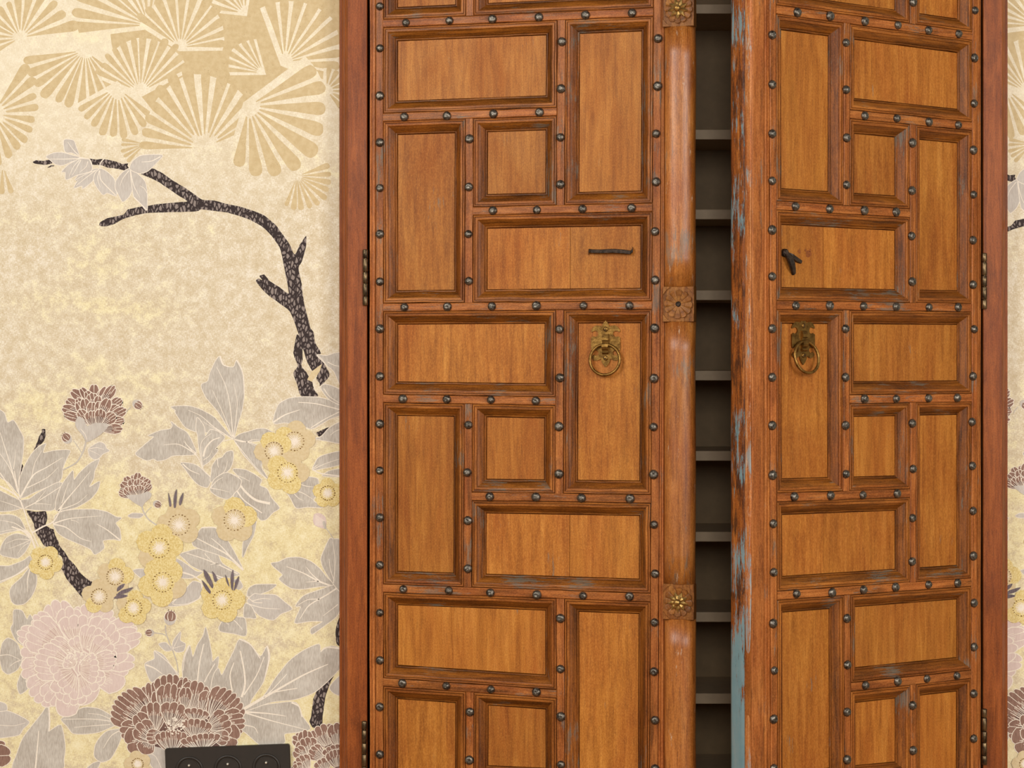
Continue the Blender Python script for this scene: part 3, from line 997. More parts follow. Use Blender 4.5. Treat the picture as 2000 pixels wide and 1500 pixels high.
def rrect(w, h, r, n=4):
    o = []
    for cx, cy, a in ((w - r, h - r, 0), (-w + r, h - r, 90), (-w + r, -h + r, 180), (w - r, -h + r, 270)):
        o += arc(cx, cy, r, a, a + 90, n)
    return o


bm = bmesh.new()
a = rrect(PW, PH, 0.004); b = rrect(PW - 0.0012, PH - 0.0012, 0.0032)
bm_loops(bm, [[(x, -0.0002, z) for x, z in a], [(x, -0.0080, z) for x, z in a], [(x, -0.0092, z) for x, z in b]])
from_bm('plate', bm, MAT['socket'], sk)
for dx in (-0.0713, 0.0, 0.0710):
    T = Matrix.Translation((dx, -0.0092, 0.0))
    bm = bmesh.new()
    bm_lathe(bm, [(0.0262, 0.0), (0.0256, 0.0016), (0.0238, 0.0024), (0.0216, 0.0016), (0.0206, -0.0004)], 40, T)
    d = from_bm('socket_ring', bm, MAT['socket'], sk, True)
    bm = bmesh.new()
    bm_lathe(bm, [(0.0204, 0.0008), (0.0198, 0.0012), (0.0190, 0.0008), (0, 0.0008)], 36, T)
    from_bm('socket_face', bm, MAT['socket'], d, False)
    bm = bmesh.new()
    bm_lathe(bm, [(0.0022, 0.0006), (0.0022, 0.0040), (0.0014, 0.0052), (0, 0.0056)], 12, T @ Matrix.Translation((0, 0, 0.0095)))
    from_bm('earth_pin', bm, MAT['pin'], d, True)
    for sx in (-1, 1):
        bm = bmesh.new()
        bm_lathe(bm, [(0.0025, 0.0004), (0.0025, 0.0010), (0, 0.0010)], 12, T @ Matrix.Translation((sx * 0.0095, 0, -0.004)))
        from_bm('pin_hole', bm, MAT['hole'], d)

# ------------------------------------------------------------------ wallpaper print (flat ink shapes on the wall)
LAY = 0.0000032
INK = ['wallpaper', 'fan', 'leaf', 'leaf2', 'cream', 'pink', 'pink2', 'brown', 'brown2', 'bark', 'sepal', 'gold', 'tan', 'dot']
INKI = {k: i for i, k in enumerate(INK)}
INKM = [MAT[k] for k in INK]
# detail views of the photograph: (x offset, y offset, scale) -> photo pixels
VIEW = {'P': (0, 0, 1.0), 'A': (0, 0, 5.714), 'B': (320, 0, 5.714), 'C': (0, 200, 5.714), 'D': (320, 200, 5.714), '1': (0, 680, 5.714), '2': (320, 680, 5.714),
        '3': (0, 920, 5.714), '4': (320, 920, 5.714), '5': (0, 1160, 4.411), '6': (320, 1160, 4.411), '7': (320, 440, 4.166)}


def px(view, pts):
    ox, oy, k = VIEW[view]
    return [(ox + x / k, oy + y / k) for x, y in pts]


def smooth(pts, closed=True, n=4, ten=0.42):
    out = []
    m = len(pts)
    for i in range(m if closed else m - 1):
        p1, p2 = pts[i], pts[(i + 1) % m]
        p0 = pts[(i - 1) % m] if closed or i > 0 else p1
        p3 = pts[(i + 2) % m] if closed or i + 2 < m else p2
        for k in range(n):
            t = k / n
            h1, h2, h3, h4 = 2 * t ** 3 - 3 * t ** 2 + 1, -2 * t ** 3 + 3 * t ** 2, t ** 3 - 2 * t ** 2 + t, t ** 3 - t ** 2
            out.append(tuple(h1 * p1[j] + h2 * p2[j] + h3 * ten * (p2[j] - p0[j]) + h4 * ten * (p3[j] - p1[j]) for j in (0, 1)))
    if not closed:
        out.append(pts[-1])
    return out


def area2(p):
    return sum(p[i][0] * p[(i + 1) % len(p)][1] - p[(i + 1) % len(p)][0] * p[i][1] for i in range(len(p)))


def grow(pts, d):
    sg = 1 if area2(pts) > 0 else -1
    n = len(pts)
    out = []
    for i in range(n):
        a, b, c = pts[i - 1], pts[i], pts[(i + 1) % n]
        tx, ty = c[0] - a[0], c[1] - a[1]
        l = math.hypot(tx, ty) or 1.0
        out.append((b[0] + sg * ty / l * d, b[1] - sg * tx / l * d))
    return out


def clipx(poly, x, keep_less):
    out = []
    n = len(poly)
    ins = (lambda p: p[0] <= x) if keep_less else (lambda p: p[0] >= x)
    for i in range(n):
        a, b = poly[i], poly[(i + 1) % n]
        if ins(a):
            out.append(a)
        if ins(a) != ins(b):
            t = (x - a[0]) / (b[0] - a[0])
            out.append((x, a[1] + t * (b[1] - a[1])))
    return out


class Motif:
    """one printed motif = one mesh lying on the wallpaper"""
    def __init__(s, name, base):
        s.name, s.base, s.polys = name, base, []

    def add(s, pts, ink, lay=0):
        s.polys.append((pts, ink, lay))

    def stroke(s, pts, w0, w1, ink='cream', lay=2, taper='tip'):
        q = smooth(pts, False, 5)
        n = len(q)
        L, R = [], []
        for i in range(n):
            a, b = q[max(0, i - 1)], q[min(n - 1, i + 1)]
            tx, ty = b[0] - a[0], b[1] - a[1]
            l = math.hypot(tx, ty) or 1.0
            t = i / (n - 1)
            w = (w0 + (w1 - w0) * t) / 2
            L.append((q[i][0] - ty / l * w, q[i][1] + tx / l * w))
            R.append((q[i][0] + ty / l * w, q[i][1] - tx / l * w))
        s.polys.append((L + R[::-1], ink, lay))

    def build(s, parent, dx=0.0, dy=0.0, clip=None, xr=None):
        verts, faces, mats = [], [], []
        for pts, ink, lay in s.polys:
            pts = [(x + dx, y + dy) for x, y in pts]
            if clip:
                pts = clipx(pts, clip[0], clip[1])
            if len(pts) < 3 or abs(area2(pts)) < 0.05:
                continue
            if area2(pts) > 0:
                pts = pts[::-1]
            y = -0.00012 - (s.base + lay + (len(faces) % 2) * 0.5) * LAY
            b = len(verts)
            verts += [tuple(wallpt(a, c, 0.0) + Vector((0, y, 0))) for a, c in pts]
            faces.append(tuple(range(b, b + len(pts))))
            mats.append(INKI[ink])
        if not faces:
            return None
        me = bpy.data.meshes.new(s.name)
        me.from_pydata(verts, [], faces)
        used = sorted(set(mats))
        for m in used:
            me.materials.append(INKM[m])
        for p, m in zip(me.polygons, mats):
            p.material_index = used.index(m)
        return link_mesh(s.name, me, None, parent)


MOTIFS = []


def motif(name, base):
    m = Motif(name, base)
    MOTIFS.append(m)
    return m


rnd = random.Random(11)

# ---- fans: (centre, first angle, last angle, rays, inner radius, outer radii at start / middle / end)
FANS = [
    ((290, 49), 188, 40, 12, 14, (165, 150, 135), 0.70),
    ((478, 26), 175, 80, 6, 12, (75, 75, 75), 0.72),
    ((352, 92), 150, -2, 11, 14, (100, 120, 92), 0.74),
    ((40, 74), 215, 5, 13, 13, (64, 74, 118), 0.68),
    ((166, 98), 183, 325, 11, 16, (132, 120, 82), 0.74),
    ((-14, 222), 62, -92, 10, 20, (118, 80, 104), 0.66),
    ((274, 180), 160, 25, 12, 17, (92, 118, 116), 0.70),
    ((228, 170), 205, 325, 9, 20, (84, 104, 92), 0.72),
    ((556, 121), 112, -26, 10, 18, (128, 140, 100), 0.74),
    ((514, 142), 182, 104, 6, 12, (72, 84, 74), 0.72),
    ((637, 176), 92, -60, 7, 12, (44, 44, 44), 0.70),
    ((399, 290), 183, 20, 13, 26, (122, 165, 128), 0.70),
    ((485, 207), 38, -108, 9, 20, (150, 166, 122), 0.76),
    ((283, 281), 162, 232, 5, 8, (48, 50, 48), 0.70),
    ((580, 344), 26, -118, 10, 10, (66, 76, 62), 0.72),
    ((5, 322), -62, -100, 2, 10, (60, 60, 60), 0.6),
]
for i, (c, a0, a1, n, r0, rad, fill) in enumerate(FANS):
    m = motif('printed_fan', 2 + i * 2)
    st = (a1 - a0) / n

    def rad_at(t):
        return rad[0] + (rad[1] - rad[0]) * t * 2 if t < 0.5 else rad[1] + (rad[2] - rad[1]) * (t - 0.5) * 2

    def pol(a, r):
        a = math.radians(a)
        return (c[0] + r * math.cos(a), c[1] - r * math.sin(a))
    if i == 0:
        m0 = motif('printed_fan_ground', 0)
        m0.add(smooth([(222, -40), (640, -40), (672, 60), (655, 120), (600, 150), (560, 180), (500, 215), (470, 255), (330, 255), (290, 205), (232, 130), (215, 60)], True, 3), 'fan', 0)
    # ground under the rays, same paper colour
    if i not in (5, 13, 15):
        sec = [pol(a0 - st * 0.2 + (a1 - a0 + 0.4 * st) * k / 20, rad_at(k / 20) * (0.90 if i in (0, 1, 2, 6, 8, 9, 11) else 0.985)) for k in range(21)]
        m.add(sec + [pol((a0 + a1) / 2 + 180, r0 * 0.6)], 'wallpaper', 0)
    for k in range(n):
        ac = a0 + st * (k + 0.5) + rnd.uniform(-1.2, 1.2)
        R = rad_at((k + 0.5) / n) * rnd.uniform(0.93, 1.03)
        h = abs(st) / 2 * fill * rnd.uniform(0.85, 1.12)
        f1 = rnd.uniform(0.45, 0.75)
        ri = r0 * rnd.uniform(0.95, 1.4)
        hi = h * rnd.uniform(0.75, 0.95)
        w = [pol(ac - hi * .8, ri), pol(ac - hi, ri + (R - ri) * .25), pol(ac - h * rnd.uniform(.85, 1), ri + (R - ri) * f1), pol(ac - h, R * 0.90), pol(ac - h * 0.72, R * 0.975), pol(ac - h * .2, R), pol(ac + h * .3, R * rnd.uniform(.985, 1.0)),
             pol(ac + h * 0.78, R * 0.965), pol(ac + h, R * 0.88), pol(ac + h * rnd.uniform(.85, 1), ri + (R - ri) * f1), pol(ac + hi, ri + (R - ri) * .25), pol(ac + hi * .8, ri), pol(ac, ri * .9)]
        m.add(smooth(w, True, 2, 0.35), 'fan', 1)

# ---- branches
BR = [
    ('P', [(64, 317), (70, 313), (85, 314), (100, 312), (103, 318), (96, 321), (85, 322), (70, 320)]),
    ('C', [(530, 730), (570, 700), (610, 705), (570, 720)]),
    ('P', [(175, 310), (188, 312), (201, 310.6), (227, 315.5), (238, 320), (250, 319), (249, 324), (252, 329.5), (243, 332.6), (226, 329), (210, 327.7), (196, 322), (180, 321.6)]),
    ('P', [(296, 328.6), (315, 337), (332.5, 349), (350, 360), (376, 377), (395, 390), (418, 391.6), (440, 398), (469, 404), (495, 412), (518, 422), (537, 438), (553, 459), (565, 476), (575.6, 497.6), (586, 478), (598, 460),
           (597, 483), (589, 512), (583, 523), (589, 555), (594, 594), (604, 630), (606, 640), (613, 649), (615, 668), (627, 690), (620, 694), (632, 708), (644, 731.6), (636, 744), (625, 754), (624, 748), (618, 738), (628, 711), (612, 726),
           (601, 709), (591, 680), (591, 702), (589, 716), (598, 726), (610, 747), (614, 762), (622, 774), (588, 774), (580, 750), (573, 728), (582, 714), (573, 690), (579, 654), (584, 654), (567, 610), (548, 594), (519, 572), (500, 550),
           (505, 544), (512, 547), (507, 539), (516, 536), (526, 548), (545, 560), (564, 573), (559, 541), (553, 510), (546, 483), (531, 462), (510, 441), (477.5, 425), (442.5, 415), (395, 409), (385, 412.6), (352, 414), (320, 415), (287, 416),
           (264, 421), (241.5, 427.5), (224, 437), (208, 442), (195, 441), (195, 434.5), (210, 426), (241.5, 419), (250, 409), (280, 403), (315, 398), (350, 395), (366, 393), (344, 378.5), (320, 362), (297.5, 349), (273, 338)]),
    ('3', [(300, 440), (400, 455), (510, 450), (530, 530), (510, 600), (560, 640), (600, 650), (610, 710), (650, 780), (660, 830), (720, 900), (770, 980), (820, 1030), (900, 1140), (980, 1210), (1035, 1240), (1015, 1320), (950, 1350), (930, 1380), (920, 1415),
           (840, 1320), (740, 1200), (700, 1110), (670, 1070), (710, 1040), (690, 960), (620, 910), (590, 840), (500, 840), (420, 720), (385, 640), (380, 590), (340, 520)]),
    ('1', [(470, 905), (505, 905), (510, 980), (480, 1050), (430, 1090), (380, 1140), (410, 1060), (440, 980), (465, 940)]),
    ('1', [(240, 1290), (260, 1320), (235, 1400), (200, 1480), (190, 1530), (180, 1470), (215, 1370)]),
    ('6', [(1520, 195), (1520, 440), (1487, 425), (1480, 300)]),
    ('6', [(1490, 660), (1450, 730), (1420, 800), (1390, 900), (1370, 1050), (1360, 1140), (1285, 1155), (1255, 1100), (1270, 1050), (1290, 900), (1330, 810), (1400, 770), (1440, 720)]),
    ('2', [(1705, 940), (1850, 880), (1740, 990)]),
]
for v, p in BR:
    m = motif('printed_branch', 40)
    q = smooth(px(v, p), True, 3, 0.3)
    q = [(x + rnd.uniform(-.45, .45), y + rnd.uniform(-.45, .45)) for x, y in q]
    m.add(q, 'bark', 0)
m = motif('printed_sliver', 42)
m.add(px('2', [(1650, 260), (1765, 175), (1740, 260), (1650, 375), (1600, 350)]), 'tan', 0)

# ---- leaves: view, ink, outline, veins [(points, w0, w1)]
LV = [
    # big leaf cluster on the left edge
    ('3', 'leaf', [(-60, 200), (0, 220), (120, 280), (220, 330), (262, 400), (140, 440), (0, 450), (-60, 440)], [([(255, 420), (150, 380), (0, 330)], 9, 3)]),
    ('1', 'leaf', [(-60, 690), (0, 690), (50, 730), (85, 830), (150, 805), (210, 900), (260, 1000), (260, 1130), (240, 1280), (205, 1480), (210, 1630), (100, 1500), (-60, 1350)], [([(200, 1600), (110, 1280), (0, 940)], 14, 5), ([(210, 1600), (110, 1340), (-20, 1150)], 10, 4), ([(150, 1350), (165, 1250), (178, 1130)], 8, 2)]),
    ('1', 'leaf', [(510, 1065), (490, 1120), (485, 1170), (600, 1145), (780, 1140), (740, 1240), (700, 1340), (690, 1440), (640, 1500), (400, 1600), (230, 1670), (220, 1470), (270, 1330), (340, 1200), (420, 1110)], [([(230, 1660), (370, 1420), (520, 1330), (700, 1220)], 18, 4), ([(350, 1450), (390, 1280), (470, 1140)], 8, 3), ([(300, 1560), (520, 1450), (650, 1330)], 9, 3)]),
    ('3', 'leaf', [(235, 330), (330, 310), (430, 240), (640, 130), (700, 150), (650, 260), (600, 430), (430, 435), (270, 415)], [([(280, 410), (400, 350), (560, 250), (700, 160)], 10, 6), ([(400, 350), (460, 280), (520, 205)], 8, 2), ([(390, 365), (480, 365), (580, 378)], 8, 2)]),
    ('3', 'leaf', [(620, 430), (640, 280), (700, 140), (790, 20), (815, 0), (826, 100), (890, 20), (1000, -80), (1110, -131), (1055, 0), (1045, 80), (995, 180), (1110, 115), (1090, 210), (1010, 310), (860, 400), (700, 440)], [([(650, 440), (760, 300), (880, 160), (1010, 0)], 16, 3), ([(690, 360), (720, 260), (765, 130)], 9, 3), ([(650, 440), (860, 360), (980, 260)], 10, 2)]),
    ('3', 'leaf', [(600, 600), (620, 500), (700, 450), (850, 430), (1060, 430), (1200, 460), (1290, 510), (1355, 525), (1290, 580), (1335, 650), (1345, 770), (1270, 760), (1150, 775), (1160, 860), (1060, 930), (1010, 870), (880, 810), (740, 750), (650, 690)], [([(590, 590), (700, 550), (820, 525), (1130, 500)], 16, 3), ([(600, 595), (740, 630), (900, 750), (1020, 785)], 14, 3), ([(1080, 590), (1200, 660), (1340, 770)], 4, 15), ([(790, 545), (850, 560), (880, 580)], 7, 2)]),
    ('3', 'leaf', [(-60, 490), (0, 490), (130, 490), (220, 530), (260, 600), (280, 660), (200, 660), (100, 680), (-60, 700)], [([(280, 660), (160, 580), (0, 550)], 9, 3), ([(270, 665), (130, 655), (0, 680)], 8, 3)]),
    ('3', 'leaf', [(340, 770), (280, 720), (180, 700), (80, 740), (20, 830), (0, 920), (60, 950), (200, 970), (280, 900), (320, 830)], [([(340, 770), (200, 760), (60, 810)], 8, 2), ([(330, 775), (200, 830), (90, 870)], 7, 2), ([(320, 800), (250, 850), (200, 920)], 6, 2)]),
    ('3', 'leaf', [(350, 1030), (335, 950), (260, 1000), (100, 1060), (-60, 1070), (-60, 1260), (100, 1200), (250, 1120)], [([(360, 1030), (180, 1160), (-20, 1240)], 20, 8)]),
    ('3', 'leaf', [(350, 1050), (250, 1180), (140, 1280), (110, 1350), (130, 1450), (180, 1490), (270, 1480), (350, 1400), (400, 1290), (410, 1180), (370, 1100)], [([(340, 1070), (310, 1200), (308, 1350)], 16, 3)]),
    # plant above the yellow blossoms
    ('P', 'leaf', [(334, 823), (347, 834), (364, 844), (374, 860), (383, 886), (358, 889), (337, 890), (324, 897), (308, 900), (300, 896), (287, 899), (273, 893), (265, 885), (287, 865), (301, 853), (290, 851), (313, 841), (332, 838), (337, 832)], [([(384, 888), (350, 868), (320, 869)], 2, .6), ([(384, 886), (366, 870), (360, 860)], 1.6, .5)]),
    ('2', 'leaf', [(770, 1010), (650, 870), (560, 770), (420, 690), (300, 650), (190, 645), (80, 655), (130, 690), (130, 720), (180, 800), (240, 880), (350, 930), (480, 940), (600, 950), (700, 970)], [([(770, 1015), (560, 880), (420, 760), (270, 690)], 10, 3), ([(640, 940), (520, 870), (420, 810)], 6, 2)]),
    ('2', 'leaf', [(775, 1015), (700, 860), (600, 700), (480, 560), (425, 450), (425, 400), (490, 370), (520, 270), (580, 140), (628, 90), (650, 170), (700, 207), (780, 210), (812, 135), (860, 210), (890, 330), (895, 520), (870, 700), (820, 860), (785, 1000)], [([(775, 1010), (740, 650), (690, 420), (590, 210)], 9, 4), ([(770, 990), (640, 680), (540, 465)], 8, 3), ([(780, 1000), (820, 620), (780, 400)], 8, 3), ([(628, 90), (660, 180), (720, 205)], 20, 8), ([(812, 135), (880, 280), (898, 520)], 10, 5)]),
    ('2', 'leaf', [(370, 780), (360, 900), (380, 980), (385, 1060), (400, 1150), (432, 1335), (440, 1310), (500, 1270), (560, 1200), (605, 1140), (575, 1120), (640, 1050), (680, 990), (600, 930), (520, 910), (462, 985), (450, 880), (400, 800)], [([(440, 1210), (470, 1110), (540, 1030), (625, 998)], 20, 8), ([(432, 1320), (412, 1100), (440, 1020), (530, 950)], 7, 4), ([(440, 1250), (510, 1200), (540, 1130)], 7, 2)]),
    ('2', 'leaf', [(190, 1280), (320, 1290), (400, 1330), (470, 1400), (525, 1445), (490, 1550), (400, 1530), (340, 1480), (290, 1420), (240, 1350)], [([(210, 1290), (290, 1360), (400, 1408)], 14, 4)]),
    ('2', 'leaf', [(520, 1490), (530, 1400), (540, 1320), (590, 1240), (650, 1220), (700, 1160), (770, 1150), (770, 1260), (740, 1340), (690, 1390), (640, 1400), (580, 1470)], [([(575, 1475), (680, 1370), (715, 1255)], 9, 3), ([(600, 1235), (600, 1290), (612, 1335)], 10, 3)]),
    ('2', 'leaf', [(790, 1010), (850, 960), (950, 930), (1050, 900), (1130, 900), (1200, 930), (1232, 980), (1150, 1000), (1090, 1030), (1000, 1040), (900, 1045)], []),
    ('2', 'leaf', [(790, 1030), (870, 1050), (950, 1050), (1050, 1090), (1110, 1130), (1105, 1220), (1090, 1330), (1130, 1400), (1160, 1455), (1080, 1400), (1000, 1310), (900, 1200), (840, 1110)], [([(800, 1020), (950, 1055), (1070, 1120)], 10, 3), ([(790, 1040), (1000, 1300), (1165, 1475)], 9, 4), ([(920, 1050), (1000, 1020), (1090, 1025)], 9, 2)]),
    ('4', 'leaf', [(770, -20), (900, -15), (980, 20), (1090, 95), (1070, 160), (1150, 200), (1200, 300), (1290, 410), (1220, 460), (1140, 540), (1080, 545), (1040, 500), (980, 450), (890, 400), (830, 340), (780, 280), (840, 130), (850, 80)], [([(838, 140), (920, 240), (1030, 325), (1185, 362)], 18, 26), ([(815, 220), (900, 330), (1095, 467)], 14, 9), ([(690, 20), (850, 60), (960, 115)], 8, 3)]),
    ('4', 'leaf', [(520, 190), (560, 100), (640, 40), (720, 20), (860, 100), (840, 190), (800, 230), (740, 300), (690, 310), (600, 280), (530, 230)], [([(520, 188), (590, 110), (660, 70)], 9, 3), ([(525, 190), (630, 210), (735, 235)], 9, 2)]),
    # right edge beside the casing
    ('2', 'leaf', [(1710, 75), (1820, 85), (1980, 62), (1980, 420), (1900, 260), (1830, 200), (1770, 140)], [([(1830, 155), (1900, 190), (1980, 205)], 10, 4), ([(1710, 75), (1780, 140), (1870, 280)], 5, 5)]),
    ('2', 'leaf', [(1220, 815), (1250, 700), (1290, 620), (1400, 560), (1560, 545), (1720, 550), (1850, 580), (1980, 635), (1980, 740), (1850, 790), (1700, 880), (1640, 900), (1560, 870), (1470, 850), (1350, 830), (1250, 845)], [([(1225, 825), (1350, 745), (1515, 688)], 18, 5), ([(1500, 605), (1700, 620), (1980, 690)], 6, 10), ([(1640, 890), (1800, 790), (1980, 700)], 8, 8)]),
    ('2', 'leaf', [(1750, 440), (1790, 405), (1870, 420), (1980, 480), (1980, 630), (1860, 580), (1800, 520)], [([(1785, 450), (1850, 540), (1960, 610)], 10, 4)]),
    ('2', 'leaf', [(1690, 1010), (1760, 985), (1850, 890), (1980, 830), (1980, 1050), (1850, 1040)], [([(1860, 970), (1910, 930), (1980, 900)], 4, 7)]),
    ('2', 'leaf', [(1680, 1300), (1720, 1230), (1800, 1190), (1980, 1155), (1980, 1290), (1780, 1340), (1660, 1360)], [([(1980, 1230), (1800, 1290), (1670, 1350)], 4, 7)]),
    ('2', 'leaf', [(1770, 1420), (1850, 1370), (1980, 1350), (1980, 1430), (1850, 1430)], []),
    ('4', 'leaf', [(1360, 210), (1460, 210), (1520, 150), (1530, 75), (1600, 65), (1720, 90), (1720, 230), (1670, 330), (1775, 405), (1600, 400), (1480, 412), (1420, 310)], [([(1420, 215), (1500, 300), (1560, 330)], 9, 2), ([(1450, 210), (1560, 250), (1670, 320)], 9, 3), ([(1530, 150), (1600, 170), (1700, 180)], 9, 3)]),
    ('4', 'leaf', [(1850, 755), (1890, 760), (1980, 800), (1980, 1330), (1860, 1210), (1780, 1080), (1755, 980), (1790, 880)], [([(1885, 790), (1910, 1000), (1895, 1250)], 5, 9), ([(1845, 980), (1860, 1100), (1900, 1220)], 5, 8)]),
    ('4', 'leaf', [(1200, 1030), (1280, 1015), (1380, 970), (1520, 965), (1640, 1010), (1740, 1090), (1830, 1200), (1955, 1312), (1830, 1285), (1720, 1290), (1560, 1315), (1420, 1305), (1290, 1210), (1327, 1160), (1290, 1120), (1240, 1080)], [([(1370, 1065), (1560, 1140), (1730, 1230), (1950, 1312)], 5, 22), ([(1590, 1070), (1650, 1150), (1740, 1230)], 4, 14), ([(1580, 1240), (1730, 1228)], 3, 10)]),
    ('6', 'leaf', [(1135, 105), (1200, 20), (1330, -30), (1520, -80), (1520, 110), (1490, 190), (1400, 260), (1280, 345), (1270, 300), (1370, 238), (1250, 235), (1128, 248), (1180, 112)], [([(1520, -70), (1400, 10), (1250, 100), (1170, 220)], 14, 4), ([(1500, 90), (1450, 130), (1370, 190)], 8, 3), ([(1340, 45), (1240, 50), (1150, 100)], 7, 3)]),
    # among the yellow blossoms
    ('4', 'leaf2', [(140, 980), (250, 1040), (360, 1120), (430, 1130), (330, 1190), (200, 1190), (180, 1120)], [([(190, 1130), (300, 1160), (420, 1220)], 14, 8)]),
    ('4', 'leaf', [(180, 930), (260, 900), (380, 870), (520, 900), (600, 930), (650, 1030), (780, 1110), (845, 1155), (700, 1190), (560, 1150), (420, 1110), (300, 1050), (230, 980)], [([(250, 915), (450, 980), (600, 1040), (830, 1150)], 7, 12), ([(455, 920), (500, 970), (540, 1010)], 8, 3), ([(520, 1045), (570, 1035), (640, 1045)], 7, 4)]),
    ('4', 'leaf', [(420, 640), (560, 630), (660, 690), (720, 790), (800, 930), (885, 1105), (760, 1000), (600, 930), (440, 880), (330, 830), (320, 770), (370, 720)], [([(350, 740), (560, 850), (720, 940), (885, 1105)], 7, 22), ([(530, 750), (640, 840), (740, 950)], 6, 12), ([(420, 632), (560, 628), (650, 680)], 14, 8)]),
    ('4', 'leaf', [(1030, 560), (1000, 720), (930, 850), (880, 965), (890, 780), (960, 700), (980, 620)], []),
    ('4', 'leaf2', [(100, 1480), (200, 1380), (260, 1300), (330, 1230), (420, 1260), (440, 1350), (390, 1420), (250, 1480)], [([(420, 1260), (435, 1350), (395, 1425)], 16, 16)]),
    ('4', 'leaf2', [(560, 1160), (640, 1190), (760, 1210), (840, 1215), (880, 1290), (820, 1330), (700, 1330), (600, 1260)], [([(560, 1170), (640, 1210), (720, 1210)], 14, 5)]),
    ('4', 'leaf', [(930, 1390), (950, 1310), (1020, 1270), (1130, 1265), (1255, 1270), (1180, 1330), (1080, 1370), (1000, 1400)], []),
    ('6', 'leaf2', [(720, 60), (780, 0), (830, 5), (960, 10), (1040, 70), (1105, 130), (1010, 170), (940, 225), (830, 190), (770, 130)], [([(710, 80), (850, 120), (1000, 130)], 8, 3), ([(760, 60), (850, 40), (920, 45)], 7, 3)]),
    ('6', 'leaf', [(700, 85), (755, 110), (795, 205), (740, 205), (690, 195)], []),
    ('6', 'leaf', [(550, 180), (640, 200), (700, 215), (708, 358), (600, 340), (490, 322), (478, 280)], [([(550, 190), (620, 240), (680, 310)], 9, 3), ([(510, 220), (540, 250), (560, 265)], 7, 3)]),
    # around the pink peony
    ('5', 'leaf', [(120, 140), (190, 145), (232, 220), (262, 180), (300, 300), (230, 450), (140, 400), (95, 300), (115, 250)], []),
    ('5', 'leaf', [(0, 550), (20, 430), (70, 380), (150, 430), (190, 560), (150, 650), (70, 690), (20, 650)], [([(0, 530), (80, 525), (170, 565)], 6, 3), ([(90, 620), (130, 590), (180, 570)], 3, 6)]),
    ('5', 'leaf', [(200, 660), (255, 790), (175, 862), (150, 780)], []),
    ('5', 'leaf', [(415, 960), (430, 1100), (423, 1182), (525, 1130), (560, 1300), (550, 1420), (520, 1530), (120, 1530), (150, 1370), (200, 1240), (290, 1120), (370, 1020)], [([(335, 1180), (320, 1350), (303, 1530)], 6, 14), ([(420, 970), (428, 1090), (422, 1185)], 12, 12)]),
    ('5', 'leaf', [(528, 1080), (600, 1040), (720, 980), (850, 990), (960, 1050), (1035, 1105), (950, 1150), (850, 1190), (740, 1205), (630, 1200), (580, 1140)], [([(540, 1080), (800, 1078), (1010, 1105)], 4, 7), ([(640, 1150), (800, 1135), (950, 1125)], 3, 6), ([(760, 1030), (860, 1040), (980, 1090)], 3, 6)]),
    ('5', 'leaf', [(1055, 1165), (930, 1180), (860, 1240), (820, 1310), (815, 1400), (870, 1447), (950, 1420), (1010, 1320), (1050, 1220)], [([(1050, 1170), (960, 1220), (890, 1330)], 8, 3)]),
    ('5', 'leaf2', [(-40, 1010), (100, 1020), (250, 1100), (200, 1160), (160, 1215), (0, 1240), (-40, 1240)], [([(0, 1130), (120, 1135), (220, 1110)], 4, 3)]),
    ('5', 'leaf2', [(-40, 925), (0, 930), (50, 950), (60, 1000), (0, 1010), (-40, 1010)], []),
    ('5', 'leaf2', [(1270, 1370), (1330, 1310), (1390, 1300), (1430, 1340), (1430, 1500), (1320, 1500), (1280, 1420)], [([(1280, 1370), (1340, 1400), (1390, 1500)], 5, 3)]),
    ('5', 'leaf', [(740, 1515), (800, 1460), (862, 1445), (830, 1515)], []),
    ('5', 'leaf2', [(1330, 490), (1410, 530), (1480, 630), (1540, 700), (1390, 700), (1310, 760), (1270, 690), (1250, 600), (1330, 560)], [([(1255, 610), (1330, 640), (1400, 690)], 14, 4), ([(1330, 490), (1460, 600), (1540, 710)], 6, 6)]),
    # behind the brown peony
    ('6', 'leaf', [(360, 285), (390, 400), (412, 520), (420, 585), (472, 540), (455, 680), (420, 850), (200, 830), (170, 750), (160, 620), (180, 520), (222, 440), (250, 545), (290, 440), (340, 360)], [([(345, 430), (310, 580), (290, 750)], 7, 11), ([(440, 600), (380, 700), (350, 760)], 6, 8), ([(222, 440), (180, 540), (165, 660)], 10, 5)]),
    ('6', 'leaf', [(652, 390), (740, 430), (832, 540), (890, 450), (912, 540), (890, 650), (850, 770), (760, 900), (690, 1000), (420, 850), (430, 700), (470, 640), (500, 700), (560, 580), (610, 480)], [([(658, 490), (690, 650), (700, 780), (670, 890)], 9, 17), ([(605, 590), (570, 700), (590, 840)], 6, 11), ([(865, 540), (800, 700), (690, 870)], 5, 10), ([(652, 390), (750, 440), (830, 555)], 8, 8), ([(890, 445), (905, 560), (860, 760)], 12, 6)]),
    ('6', 'leaf', [(690, 1010), (850, 960), (1100, 930), (1160, 960), (1190, 1050), (1262, 1160), (1150, 1190), (1040, 1205), (1040, 1280), (950, 1310), (830, 1300), (700, 1190), (640, 1170)], [([(690, 1015), (900, 1030), (1050, 1052)], 14, 4), ([(690, 1020), (920, 1090), (1210, 1165)], 12, 4), ([(700, 1130), (780, 1150), (810, 1200)], 8, 4), ([(1100, 935), (1165, 970), (1190, 1060)], 14, 8)]),
    ('6', 'leaf', [(1335, 432), (1352, 492), (1440, 450), (1530, 480), (1530, 620), (1400, 760), (1290, 850), (1120, 910), (930, 930), (690, 1010), (860, 880), (960, 730), (1080, 580), (1200, 490)], [([(1415, 605), (1200, 700), (900, 870), (690, 990)], 5, 24), ([(1150, 812), (930, 852), (800, 920)], 6, 12), ([(1060, 690), (930, 830), (860, 890)], 5, 8), ([(1350, 500), (1400, 460), (1520, 470)], 8, 14)]),
